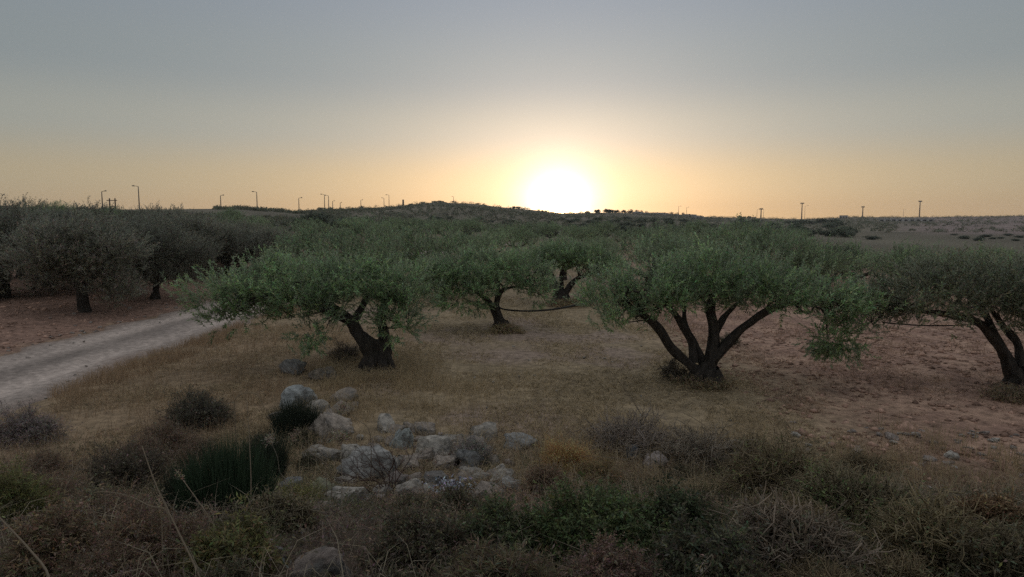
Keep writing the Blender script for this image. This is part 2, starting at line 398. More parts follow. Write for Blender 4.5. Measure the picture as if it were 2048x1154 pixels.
def flood_mast(px, py, label):
    x, y, z0, h = lamp(px, py, 1); s = max(1.0, h / 16)
    root = empty('floodlight_mast', (x, y, z0 - .2), label, 'floodlight', 'floodlight masts on the right skyline')
    g = Geo(); tube(g, [(0, 0, 0), (0, 0, h * .5), (0, 0, h)], [.65, .55, .42], 8, 2); obj('mast', g.data('mast', M_METAL), root)
    for kx in range(4):
        g = Geo(); xx = (kx - 1.5) * .95 * s
        tube(g, [(xx, -.3, h - .1), (xx, -.1, h + .35), (xx, .05, h + .8)], [.36 * s, .42 * s, .3 * s], 6, 1); obj('floodlight_head', g.data('floodlight_head', M_METAL), root)
    g = Geo(); tube(g, [(-2 * s, 0, h - .3), (0, 0, h - .25), (2 * s, 0, h - .3)], [.2, .2, .2], 6, 1); obj('crossbar', g.data('crossbar', M_METAL), root)
for a in [(1519, 418, 'small floodlight mast between two thin lamp posts on the skyline'),
          (1600, 407, 'thickest floodlight mast on the skyline, nearest the low white roof'),
          (1721, 414, 'middle floodlight mast just past the white flat-roofed building'),
          (1834, 403, 'tallest floodlight mast above the long pale wall')]: flood_mast(*a)
# twin-pole power pylon
x, y, z0, h = lamp(231, 400, 1)
root = empty('power_pole', (x, y, z0 - .2), 'wooden twin-pole power pylon with crossbars on the left skyline', 'power pole')
for sx in (-.8, .8):
    g = Geo(); tube(g, [(sx, 0, 0), (sx, 0, h * .5), (sx, 0, h + .6)], [.2, .18, .16], 8, 2, c=(.12, .09, .07)); obj('pole', g.data('pole', M_BARK), root)
for zz, ww in ((h, 1.5), (h - 1.7, .8)):
    g = Geo(); tube(g, [(-ww, -.22, zz), (0, -.22, zz), (ww, -.22, zz)], [.11, .11, .11], 4, 1, c=(.12, .09, .07)); obj('crossbar', g.data('crossbar', M_BARK), root)
x, y, z0, h = lamp(808, 400, 1)
g = Geo(); tube(g, [(0, 0, -.3), (0, 0, h * .6), (0, 0, h)], [.55, .5, .42], 8, 2, c=(.1, .09, .085))
tag(obj('marker_post', g.data('marker_post', M_BARK), None, (x, y, z0)), 'short thick dark post alone on the left shoulder of the hilltop', 'post')
def box(g, x0, x1, y0, y1, z0, z1, c=(.5, .5, .5)):
    V = [(x, y, z) for z in (z0, z1) for y in (y0, y1) for x in (x0, x1)]
    g.add(V, [(0, 1, 5, 4), (1, 3, 7, 5), (3, 2, 6, 7), (2, 0, 4, 6), (4, 5, 7, 6), (0, 2, 3, 1)], c)
def far_building(px, py, wpx, hpx, rr, label, nwin, sink=.5):
    x, y, z0, _t = hit(px, py + hpx / 2); rr = math.hypot(x, y); az = math.atan2(x, y); w = wpx * rr / F; h = hpx * rr / F
    root = empty('building', (x, y, z0 - sink), label, 'building'); root.rotation_euler.z = -az
    g = Geo(); box(g, -w / 2, w / 2, 0, w * .35, 0, h + sink); obj('wall', g.data('wall', M_WALL), root)
    g = Geo(); box(g, -w / 2 - .3, w / 2 + .3, -.3, w * .35 + .3, h + sink + .003, h + sink + .35); obj('roof', g.data('roof', M_WALL), root)
    for q in range(nwin):
        xx = -w / 2 + (q + .5) * w / nwin; ww = w / nwin * .27
        g = Geo(); box(g, xx - ww, xx + ww, -.06, .1, sink + h * .25, sink + h * .72); obj('window', g.data('window', M_DARK), root)
far_building(1687, 434.5, 13, 5, 760, 'small white flat-roofed building on the skyline', 3)
far_building(1812, 441, 82, 5, 700, 'long low pale wall of arches below the skyline', 9)
far_building(1395, 436, 22, 4, 440, 'small pale building at the end of the quarry edge', 3)
# pale cut rock face under the tree row
g = Geo()
for q in range(26):
    pxq = 1268 + q * 5.0; az = math.atan((pxq - 1024) / F); rr = float(np.interp(pxq, RID[:, 0], RID[:, 1])) * .95
    x, y = rr * math.sin(az), rr * math.cos(az); w = rr * 5.0 / F * .56; z0 = gz(x, y); hh = .9 + 1.1 * random.random()
    box(g, x - w, x + w, y, y + 2 + random.random(), z0 - .5, z0 + hh, np.array([.42, .38, .34]) * random.uniform(.8, 1.1))
tag(obj('rock_face', g.data('rock_face', M_STONE)), 'pale cut rock face below the row of skyline trees', 'rock face', kind='structure')

# ------------------------------------------------------------------ olive trees
BARK = (.058, .048, .040)
def crown_from_blobs(g, blobs, nclump, nshoot, nl, ll, lw, col, rg, sl_=(.22, .42), up=.55, clump_r=.27, droopz=None):
    """blobs: (x,y,z,rx,ry,rz,weight,col multiplier). Clumps of leafy shoots spread through each lobe, denser to its skin."""
    wts = np.array([b[6] for b in blobs], float); wts /= wts.sum()
    cnt = rg.multinomial(nclump, wts)
    for b, nc in zip(blobs, cnt):
        if nc == 0: continue
        c = np.array(b[:3]); rad = np.array(b[3:6]); cm = b[7] if len(b) > 7 else 1.0
        d = nrm(rg.normal(size=(nc, 3))); q = rg.uniform(.3, 1, (nc, 1)) ** .45
        cc = c + d * rad * q
        tone = rg.uniform(.62, 1.35, (nc, 1)) * cm
        B = np.repeat(cc, nshoot, 0) + rg.normal(0, clump_r * .5, (nc * nshoot, 3)) * np.array([1, 1, .75])
        D = np.repeat(d * np.array([1, 1, .7]), nshoot, 0) * .7 + rg.normal(0, .36, (nc * nshoot, 3)) + np.array([0, 0, up + .35])
        if droopz is not None:
            D[:, 2] -= np.where(B[:, 2] < droopz, .75, 0)
        L = rg.uniform(*sl_, nc * nshoot) * np.where(B[:, 2] < (droopz or -9), .65, 1)
        C = np.repeat(np.array(col)[None, :] * tone, nshoot, 0)
        leafy(g, B - D * 0, D, L, nl, ll, lw, C, .34, rg, droop=.06, spread=.55)
        # the shoot stems themselves
        Dn = nrm(D)
        add_ribbons(g, B, B + Dn * L[:, None] * .5, B + Dn * L[:, None] * .95 + np.array([0, 0, -.1]) * L[:, None], ll * .055, ll * .04, np.array([.10, .085, .06]), rg)
def branchlets(g, limbs, blobs, n, rg, r0=.03, c=BARK):
    """small boughs from the limb ends out into the lobes"""
    ends = [np.array(p) for l in limbs for p in l[0][len(l[0]) // 2:]]
    for _ in range(n):
        b = blobs[rg.integers(len(blobs))]
        tip = np.array(b[:3]) + nrm(rg.normal(size=3)) * np.array(b[3:6]) * rg.uniform(.4, .95)
        e = min(ends, key=lambda p: np.linalg.norm(p - tip) + rg.uniform(0, .5))
        m = (e + tip) / 2 + rg.normal(0, .12, 3) + np.array([0, 0, .1])
        tube(g, [e, m, tip], [r0, r0 * .6, r0 * .25], 5, 3, .1, c, seed=int(rg.integers(99)))
FLAT = .76
def hero_tree(px, py, label, trunk, limbs, blobs, nclump, col=(.30, .41, .205), leaf=(.080, .022), nshoot=15, nl=18, seed=1, roots=True, group=None, nb=50, rot=0, droopz=.9, sides=14):
    """limbs: list of (points, radii) in metres from the base; trunk the same"""
    x, y, z, t = hit(px, py); rg = np.random.default_rng(seed)
    blobs = [(b[0], b[1], b[2] - (.13 if b[2] > 1.4 else 0), b[3], b[4], b[5] * (FLAT if b[2] > 1.4 else 1)) + tuple(b[6:]) for b in blobs]
    root = empty('olive_tree', (x, y, z - .03), label, 'olive tree', group)
    g = Geo(); tube(g, trunk[0], np.array(trunk[1]) * .68, sides + 6, 9, .42, BARK, seed, .8)
    if roots:
        for k in range(7):
            a = k * .9 + rg.uniform(-.2, .2); r_ = trunk[1][0] * .76; L = r_ * rg.uniform(1.3, 2.0)
            tube(g, [(math.cos(a) * r_ * .55, math.sin(a) * r_ * .55, .32 * r_ / .3), (math.cos(a) * r_ * 1.0, math.sin(a) * r_ * 1.0, .10), (math.cos(a) * L, math.sin(a) * L, -.06)],
                 [r_ * .42, r_ * .34, r_ * .14], 7, 4, .22, BARK, k)
    obj('trunk', g.data('trunk', M_BARK, True), root)
    for q, (P, rad) in enumerate(limbs):
        g = Geo(); tube(g, P, np.array(rad) * .62, sides, 8, .36, BARK, seed + q + 1, .7); obj('limb', g.data('limb', M_BARK, True), root)
    g = Geo(); branchlets(g, limbs, blobs, nb, rg, .028); o = obj('boughs', g.data('boughs', M_BARK, True), root); o['kind'] = 'stuff'
    g = Geo(); crown_from_blobs(g, blobs, nclump, nshoot, nl, leaf[0], leaf[1], col, rg, droopz=droopz)
    obj('crown', g.data('crown', M_LEAF), root)
    return root
# A: front, left of the middle, two stems, crown spread far to the road side
hero_tree(755, 738, 'big front olive tree with two stems, its crown hanging over the gravel road',
    ([(0, 0, 0), (-.05, 0, .28), (-.14, 0, .58)], [.39, .33, .26]),
    [([(-.05, 0, .4), (-.34, 0, .72), (-.52, .1, 1.0), (-.95, .2, 1.3), (-1.7, .2, 1.6)], [.30, .22, .18, .12, .06]),
     ([(.10, .05, .35), (.14, .1, .72), (.08, .15, 1.1), (.25, .3, 1.6)], [.25, .19, .15, .07]),
     ([(-.5, .1, .95), (-.3, .4, 1.4), (-.1, .7, 1.9)], [.14, .10, .05]),
     ([(-.6, 0, 1.05), (-1.2, -.4, 1.4), (-2.2, -.4, 1.62), (-3.0, -.2, 1.72)], [.13, .10, .07, .03])],
    [(-3.05, -.2, 1.72, .78, .75, .5, 1.2), (-2.3, .1, 1.9, .95, .95, .5, 1.6), (-1.3, -.1, 1.85, 1.0, 1.0, .6, 2.0), (-.3, .2, 1.85, .95, 1.0, .62, 1.9), (.45, .3, 1.75, .7, .8, .55, 1.1),
     (-2.95, -.1, 1.28, .42, .4, .32, .45), (-1.05, -.8, 1.1, .42, .36, .45, .75), (.45, -.25, 1.1, .36, .40, .42, .7), (-1.6, -.3, 1.35, .6, .5, .32, .75), (-2.3, -.2, 1.42, .5, .5, .28, .5), (-.9, 1.3, 1.9, 1.2, .7, .5, 1.0)],
    205, seed=3)
# B: front, right of the middle, many limbs fanning out
hero_tree(1412, 768, 'front olive tree with five bare limbs fanning out of a low trunk',
    ([(0, 0, 0), (.0, 0, .2), (.0, 0, .42)], [.36, .28, .2]),
    [([(-.06, 0, .15), (-.34, -.05, .42), (-.70, -.1, .76), (-.92, -.1, 1.10), (-1.25, -.1, 1.36), (-1.65, -.1, 1.55)], [.17, .15, .13, .12, .08, .04]),
     ([(-.22, .05, .42), (-.26, .1, .8), (-.42, .15, 1.12), (-.62, .2, 1.4), (-.9, .3, 1.62)], [.12, .12, .10, .07, .04]),
     ([(-.02, .1, .4), (-.2, .2, .8), (-.35, .3, 1.15), (-.3, .5, 1.6)], [.12, .11, .08, .04]),
     ([(.03, 0, .25), (.12, 0, .68), (.12, .05, 1.1), (.06, .1, 1.45), (.2, .2, 1.8)], [.21, .19, .18, .13, .06]),
     ([(.12, -.02, .5), (.4, -.05, .85), (.62, -.08, 1.1), (1.05, -.08, 1.42), (1.5, -.1, 1.58), (2.1, -.1, 1.6)], [.15, .12, .11, .09, .07, .03]),
     ([(.1, .1, .7), (.4, .4, 1.2), (.9, .7, 1.6)], [.12, .09, .04])],
    [(-1.75, -.1, 1.78, .58, .7, .48, 1.1), (-1.0, 0, 1.95, .8, .95, .55, 1.7), (-.15, .1, 2.08, .85, 1.0, .6, 1.9), (.75, 0, 2.0, .85, .95, .55, 1.7), (1.5, -.1, 1.85, .75, .8, .48, 1.2),
     (2.15, -.15, 1.6, .65, .65, .42, 1.1), (2.7, -.1, 1.45, .42, .42, .36, .6), (2.3, -.15, 1.08, .36, .34, .45, .65), (-1.6, -.2, 1.42, .32, .34, .26, .35), (-.9, -.2, 1.78, .6, .5, .26, .6), (.0, -.4, 1.82, .6, .4, .26, .6), (.9, -.3, 1.84, .6, .45, .22, .5), (0.2, 1.3, 2.05, 1.4, .7, .5, .9),
     (-.95, .5, 2.5, .3, .3, .3, .16)],
    185, seed=4)
# C
hero_tree(1003, 657, 'middle olive tree with one leaning trunk tied to a sagging black hose',
    ([(0, 0, 0), (-.08, 0, .35), (-.2, 0, .66)], [.27, .2, .17]),
    [([(-.2, 0, .6), (-.42, .1, .85), (-.9, .1, 1.2), (-1.3, .2, 1.5)], [.14, .11, .08, .04]),
     ([(-.16, 0, .62), (-.08, 0, .95), (.1, 0, 1.15), (.45, .05, 1.22), (.8, 0, 1.3)], [.13, .10, .08, .06, .03]),
     ([(-.15, .05, .7), (-.1, .3, 1.2), (-.05, .5, 1.7)], [.10, .08, .04])],
    [(-1.5, 0, 1.5, .75, .8, .55, 1.2), (-.7, .1, 1.75, .9, .95, .55, 1.6), (.2, .1, 1.8, .85, .95, .5, 1.4), (.85, 0, 1.5, .5, .6, .4, .7), (-1.0, -.5, 1.0, .75, .4, .38, .9), (-.5, -.5, 1.2, .5, .4, .35, .5), (1.05, -.1, 1.15, .32, .35, .3, .3), (-1.9, .2, 1.35, .5, .5, .45, .5)],
    180, leaf=(.088, .022), nshoot=14, nl=16, seed=6)
# D
hero_tree(1122, 607, 'middle olive tree with a V-shaped fork under the sun',
    ([(0, 0, 0), (-.02, 0, .25), (-.05, 0, .5)], [.42, .34, .28]),
    [([(-.12, 0, .4), (-.25, 0, .8), (-.35, .1, 1.1), (-.6, .2, 1.6)], [.24, .18, .14, .06]),
     ([(.12, 0, .35), (.35, 0, .72), (.65, 0, 1.0), (1.1, 0, 1.15), (1.5, .1, 1.4)], [.2, .15, .12, .09, .04]),
     ([(0, .1, .5), (.05, .4, 1.1), (.1, .6, 1.6)], [.15, .11, .05])],
    [(-.9, 0, 1.75, .8, .9, .5, 1.2), (0, .1, 1.85, .95, 1.0, .5, 1.6), (1.0, 0, 1.75, .85, .9, .5, 1.2), (1.7, 0, 1.5, .6, .6, .45, .7), (-1.2, -.2, 1.35, .4, .4, .3, .4), (1.5, -.3, 1.1, .35, .3, .3, .3)],
    150, leaf=(.10, .025), nshoot=14, nl=14, seed=7)
# E: right edge, leaning trunk
hero_tree(2042, 772, 'dark olive tree at the right edge with a long leaning trunk',
    ([(0, 0, 0), (-.15, 0, .3), (-.34, 0, .66)], [.28, .19, .15]),
    [([(-.32, 0, .6), (-.62, 0, 1.0), (-.9, 0, 1.22), (-1.5, 0, 1.38), (-2.1, 0, 1.45), (-2.6, 0, 1.45)], [.145, .13, .11, .08, .055, .03]),
     ([(-.02, 0, .4), (-.05, .1, .8), (-.3, .2, 1.15), (-.5, .3, 1.5)], [.15, .11, .09, .05]),
     ([(-.5, 0, .85), (-.6, .3, 1.4), (-.9, .6, 1.8)], [.12, .08, .04]),
     ([(.1, .05, .3), (.35, .1, .8), (.7, .2, 1.4)], [.17, .13, .06])],
    [(-2.2, 0, 1.72, .7, .8, .45, 1.1), (-1.4, 0, 1.95, .85, .95, .5, 1.6), (-.5, 0, 2.0, .9, 1.0, .5, 1.7), (.4, 0, 1.95, .9, 1.0, .5, 1.6), (1.3, .1, 1.8, .8, .9, .5, 1.0), (-.9, -.5, 1.55, .8, .4, .25, .7), (.2, -.5, 1.45, .7, .4, .35, .8), (-2.75, .1, 1.5, .4, .4, .35, .45), (-.2, .8, 2.2, 1.2, .6, .4, .8)],
    185, col=(.225, .235, .145), nshoot=15, nl=16, seed=8)

# ---------------- generic olive trees, built once per kind and copied
def generic_tree(seed, h, w, nclump, nshoot, nl, leaf, col, trunk_h=.75, sides=8, nlimb=4, low=.0, nb=14, mat=None, stuffed=True):
    rg = np.random.default_rng(seed)
    th = trunk_h; lean = rg.normal(0, .12, 2)
    fork = np.array([lean[0], lean[1], th])
    g = Geo(); tube(g, [(0, 0, -.1), tuple(fork * .5 + np.array([rg.normal(0, .06), 0, 0])), tuple(fork)], [.25, .18, .15], sides, 4, .25, BARK, seed)
    limbs = []; blobs = []
    for q in range(nlimb):
        a = q * 2 * math.pi / nlimb + rg.uniform(-.4, .4); rr = w * .5 * rg.uniform(.45, .62); zz = h * rg.uniform(.55, .75)
        tip = np.array([math.cos(a) * rr, math.sin(a) * rr, zz]); mid = fork * .5 + tip * .5 + np.array([math.cos(a) * .15, math.sin(a) * .15, -.12])
        limbs.append(([tuple(fork), tuple(mid), tuple(tip)], None)); tube(g, [fork * .72, fork + np.array([math.cos(a) * .09, math.sin(a) * .09, .12]), mid + np.array([0, 0, .12]), tip], [.13, .125, .085, .04], sides, 4, .2, BARK, seed + q)
        blobs.append((tip[0], tip[1], zz + rg.uniform(-.05, .1) * h, w * .27 * rg.uniform(.8, 1.15), w * .27, h * .25 * rg.uniform(.8, 1.1), 1.0, rg.uniform(.85, 1.15)))
        if rg.random() < .6: blobs.append((tip[0] * 1.25, tip[1] * 1.25, zz - h * rg.uniform(.12, .25 + low), w * .15, w * .15, h * .16, .35, .9))
    blobs.append((rg.normal(0, .2), rg.normal(0, .2), h * .76, w * .30, w * .30, h * .22, 1.3, 1.0))
    branchlets(g, limbs, blobs, nb, rg, .025)
    tr = g.data('trunk', M_BARK, True)
    g = Geo(); crown_from_blobs(g, blobs, nclump, nshoot, nl, leaf[0], leaf[1], col, rg, sl_=(.2 + leaf[0], .4 + leaf[0]), clump_r=.34 + leaf[0], up=.5)
    return tr, g.data('crown', mat or M_LEAF)
def plant_tree(name, proto, x, y, s, rz, label, group, cat='olive tree', sz=1.0):
    root = empty(name, (x, y, gz(x, y) - .03), label, cat, group)
    root.scale = (s, s, s * sz); root.rotation_euler.z = rz
    obj('trunk', proto[0], root); obj('crown', proto[1], root)
    return root
GREY = (.22, .20, .155)
LP = [generic_tree(31, 3.5, 5.0, 330, 14, 13, (.115, .031), GREY, 1.0, 10, 5, .15, 24),
      generic_tree(32, 3.6, 5.2, 340, 14, 13, (.115, .031), tuple(.72 * v for v in GREY), .8, 10, 6, .2, 24),
      generic_tree(33, 3.5, 4.4, 300, 14, 13, (.115, .031), tuple(1.25 * v for v in GREY), .9, 10, 4, .2, 24)]
left = [(10, 596, 392, 0, 'grey olive tree cut off by the left edge of the photograph'),
        (170, 624, 418, 1, 'nearest tree of the left orchard, its trunk on red soil by the road'),
        (213, 578, 424, 0, 'slim olive tree just behind the nearest tree of the left orchard'),
        (310, 598, 446, 1, 'low olive tree with a forked trunk at the road edge of the left orchard'),
        (350, 558, 416, 0, 'tall dark olive tree behind the low forked one in the left orchard'),
        (95, 572, 420, 1, 'olive tree between the edge tree and the nearest left orchard tree'),
        (270, 548, 424, 1, 'olive tree in the second row, below the tallest street lamp'),
        (415, 540, 432, 0, 'olive tree at the far end of the left orchard above the road'),
        (470, 524, 440, 1, 'rounded olive tree where the road vanishes behind the front crown'),
        (40, 556, 414, 1, 'rear olive tree whose top breaks the skyline at the left edge'),
        (160, 545, 416, 0, 'rear olive tree whose tufted top stands below the power pylon'),
        (-70, 600, 400, 1, 'olive tree half outside the left edge of the view'),
        (515, 556, 452, 0, 'olive tree across the road, just left of the front crown tips'),
        (455, 550, 440, 1, 'olive tree at the end of the left orchard nearest the road'),
        (545, 540, 455, 1, 'olive tree hidden behind the left tips of the front crown'),
        (330, 536, 426, 1, 'rear olive tree showing between the tall dark one and the slope')]
for q_, (px, py, top, kd, lab) in enumerate(left):
    kd = (kd, 2, 1 - kd)[q_ % 3]
    x, y, z, t = hit(px, py); ztop = at_depth(px, top, t)[2]; s = (ztop - z) / 3.85
    plant_tree('olive_tree', LP[kd], x, y, s, random.uniform(0, 6.3), lab, 'olive trees of the left orchard')
# the crowded grove behind the front row
MP = [generic_tree(50 + q, 2.5, 4.6, 58, 12, 10, (.14, .038), (.31, .41, .215) if q % 2 else (.26, .345, .185), .6, 6, 4, .05, 8, M_FAR) for q in range(5)]
taken = [(hit(px, py)[0], hit(px, py)[1]) for px, py in ((755, 738), (1412, 768), (1003, 657), (1122, 607), (2042, 772))]
rt = random.Random(4); ng = 0
yy = 27.0
while yy < 112:
    wx = yy * .86 + 4; xx = -wx + rt.uniform(0, 5)
    while xx < wx:
        x = xx + rt.uniform(-1.3, 1.3); y = yy + rt.uniform(-1.4, 1.4)
        xx += 5.8 + yy * .02
        if abs(x - float(ROADX(y))) < 3.2 and y < 70: continue
        if x < float(ROADX(y)) - 2 and y < 42: continue
        if min(math.hypot(x - a, y - b) for a, b in taken) < 4.6: continue
        px = 1024 + F * x / y
        if px < 700 and y > 80: continue
        if 1100 < px < 1400 and y > 92: continue
        if px > 1600 and y > 62: continue
        zone = ('between the road and the leaning middle tree', 'between the middle trees and the sunlit gap') if px < 1000 else ('below the sunset glow', '') if px < 1330 else ('right of the five-limbed tree', '')
        plant_tree('olive_tree', MP[rt.randrange(5)], x, y, rt.uniform(.70, 1.06) * (.9 if y > 45 else 1), rt.uniform(0, 6.3), 'low olive tree crowded into the grove ' + zone[0], 'grove olive trees ' + zone[0], sz=rt.uniform(.82, 1.06)); ng += 1
    yy += 6.0 + yy * .03
# extra trees just behind the front row on the right
for px, py, s, lab in [(1560, 590, 1.0, 'olive tree directly behind the right end of the five-limbed front tree'),
                       (1800, 600, 1.05, 'olive tree showing between the five-limbed tree and the right edge tree'),
                       (1300, 585, 1.0, 'olive tree hidden behind the crown of the five-limbed front tree'),
                       (880, 600, 1.05, 'olive tree filling the gap behind the road-side front tree'),
                       (640, 585, 1.05, 'olive tree behind the long left arm of the road-side front tree'),
                       (1960, 605, 1.05, 'olive tree with yellowish leaves behind the right edge tree'),
                       (1705, 580, 1.1, 'olive tree behind the hanging right lobe of the five-limbed tree'),
                       (1875, 588, 1.1, 'olive tree behind the arching limb of the right edge tree'),
                       (1470, 572, 1.1, 'olive tree further back behind the middle of the five-limbed tree'),
                       (760, 572, 1.1, 'olive tree further back behind the road-side front tree')]:
    x, y, z, t = hit(px, py); plant_tree('olive_tree', MP[0], x, y, s, px * .1, lab, 'olive trees just behind the front row')
OAK = generic_tree(71, 3.4, 4.6, 100, 14, 10, (.15, .05), (.040, .046, .030), .5, 6, 5, .2, 8, M_FAR)
x, y, z, t = hit(1625, 566); plant_tree('evergreen_tree', OAK, x, y, .85, 1.2, 'dense near-black evergreen tree rising from the grove on the right', None, 'tree', .75)

# ---------------- bushes and trees of the slope
def bush_proto(seed, col, n=34, flat=.7, mat=None):
    rg = np.random.default_rng(seed); g = Geo()
    blobs = [(0, 0, .75 * flat, .85, .85, .7 * flat, 2.0)] + [(rg.normal(0, .5), rg.normal(0, .5), rg.uniform(.4, .95) * flat, .45, .45, .4 * flat, .6) for _ in range(5)]
    crown_from_blobs(g, blobs, n, 12, 7, .17, .075, col, rg, sl_=(.12, .3), clump_r=.3, up=.3)
    return g.data('bush', mat or M_FAR)
BP = [bush_proto(81, (.125, .165, .10)), bush_proto(82, (.14, .165, .115)), bush_proto(83, (.075, .092, .066))]
def bush(px, py, wpx, label, group, k=None, name='bush', sz=1.0):
    x, y, z, t = hit(px, py); o = obj(name, BP[k if k is not None else random.randrange(3)], None, (x, y, z - .1))
    s = wpx * t / F / 2.3; o.scale = (s, s, s * sz); o.rotation_euler.z = random.uniform(0, 6.3)
    return tag(o, label, 'bush', group)
bush(636, 455, 80, 'broad dark bush on the left slope, the farther of two', None, 2, sz=.75)
bush(690, 462, 62, 'rounded dark bush on the left slope, the nearer of two', None, 2, sz=.9)
rb = random.Random(9)
slope = [(x_, 470 + rb.uniform(-4, 4), rb.uniform(26, 44)) for x_ in (1140, 1195, 1215, 1262, 1368, 1085)]
for q in range(170):
    px = rb.uniform(700, 1700); py = rb.uniform(440, 474) if px > 900 else rb.uniform(436, 470)
    sky_y = float(np.interp(px, SKY[:, 0], SKY[:, 1])); py = max(py, sky_y + 9)
    slope.append((px, py, (9 + (py - 430) * .62) * rb.uniform(.7, 1.25)))
for px, py, w in slope: bush(px, py, w, 'one of the round dark bushes dotting the slope beyond the grove', 'round bushes on the slope', sz=rb.uniform(.6, .95))
for q in range(16): bush(1405 + q * 16, 466 + rb.uniform(-1.5, 1.5) + q * .2, rb.uniform(20, 30), 'one of the bushes joined in the dark hedge line across the right slope', 'bushes of the dark hedge line', 2, sz=.75)
for q in range(14): bush(rb.uniform(1900, 2040), rb.uniform(470, 482), rb.uniform(14, 24), 'one of the small dark bushes on the lilac field at the right', 'bushes on the lilac field', 2, sz=.55)
bush(1742, 479, 32, 'single flat dark bush at the near edge of the lilac field', None, 2, sz=.5)
for q in range(26):
    px = rb.uniform(100, 600); bush(px, rb.uniform(426, 446), rb.uniform(9, 22), 'one of the low scrubby bushes on the dry left slope', 'bushes on the dry left slope', sz=.7)
# trees standing along the skyline right of the sun
SP = [bush_proto(91, (.060, .072, .046), 40, 1.0), bush_proto(92, (.054, .066, .042), 44, 1.25), bush_proto(93, (.062, .072, .048), 36, .85)]
for px, top in [(1175, 423), (1194, 419), (1213, 418), (1219, 418), (1232, 420), (1247, 420), (1260, 421), (1272, 422), (1281, 423), (1291, 424), (1301, 424), (1312, 425), (1325, 424), (1341, 426), (1352, 427), (1364, 427), (1376, 427), (1398, 431),
                (1036, 412), (1028, 414), (1478, 431), (1486, 432), (1496, 432), (1505, 433), (880, 401), (871, 404)]:
    az = math.atan((px - 1024) / F); rr = float(np.interp(px, RID[:, 0], RID[:, 1])) * .99; x, y = rr * math.sin(az), rr * math.cos(az)
    hh = CAMZ + y * (445 - top) / F - gz(x, y)
    w_ = rb.uniform(.9, 1.5); hh = max(hh, 1.2) + .6
    o = obj('skyline_tree', SP[rb.randrange(3)], None, (x, y, gz(x, y) - .5)); o.scale = (hh * .62 * w_, hh * .62 * w_, hh * .62); o.rotation_euler.z = rb.uniform(0, 6.3)
    tag(o, 'one of the small dark trees in the broken row along the skyline', 'tree', 'trees along the skyline')
# scrub that covers the slope as a mass
g = Geo(); n = 5200
spx = rng.uniform(-60, 2110, n); su = rng.uniform(0, 1, n)
saz = np.arctan((spx - 1024) / F); sR = np.interp(spx, RID[:, 0], RID[:, 1]); s0 = np.interp(spx, R0S[:, 0], R0S[:, 1])
sr = s0 * .95 + (sR - s0 * .95) * su ** .8
sx, sy = sr * np.sin(saz), sr * np.cos(saz)
keep = (fbm(sx * .04, sy * .04, 77) > np.where(spx > 1800, .50, np.where(spx < 620, .55, .36)))
sx, sy, sr = sx[keep], sy[keep], sr[keep]; n = len(sx); sz_ = rng.uniform(.35, 1.0, n) * (sr / 220) ** .5
nb_ = 26
d = nrm(rng.normal(size=(n, nb_, 3))); d[..., 2] = np.abs(d[..., 2])
P = np.stack([sx, sy, height(sx, sy)], -1)[:, None, :] + d * (sz_[:, None, None] * np.array([1.3, 1.3, .9])) * rng.uniform(.5, 1, (n, nb_, 1))
tone = rng.uniform(.7, 1.3, (n, 1, 1)) * np.array([.15, .15, .10])
leafy(g, P.reshape(-1, 3), (d + np.array([0, 0, .4])).reshape(-1, 3), np.repeat(sz_, nb_) * .5, 2, .5, .26, np.broadcast_to(tone, (n, nb_, 3)).reshape(-1, 3), .2, rng)
tag(obj('hillside_scrub', g.data('hillside_scrub', M_FAR)), 'low scrub covering the far slopes', 'scrub', kind='stuff')

# ------------------------------------------------------------------ hoses
def hose(pts, r, label):
    g = Geo(); tube(g, [at_depth(*p) for p in pts], [r] * len(pts), 6, 8); tag(obj('irrigation_hose', g.data('irrigation_hose', M_HOSE, True)), label, 'hose', 'black irrigation hoses between the trees')
hose([(994, 612, 18.9), (1010, 619, 18.7), (1050, 622, 18.2), (1095, 620, 16.4), (1140, 613, 14.6), (1192, 600, 12.7)], .024, 'thick black hose sagging from the leaning middle tree towards the five-limbed tree')
hose([(1690, 609, 12.3), (1722, 607, 12.3), (1790, 607, 12.2), (1860, 610, 12.2)], .012, 'thin black hose stretched level into the right edge tree')
hose([(1765, 645, 12.3), (1800, 648, 12.3), (1850, 651, 12.3), (1930, 650, 12.2), (1985, 640, 12.2)], .012, 'thin black hose hanging lowest, below the leaning right edge trunk')

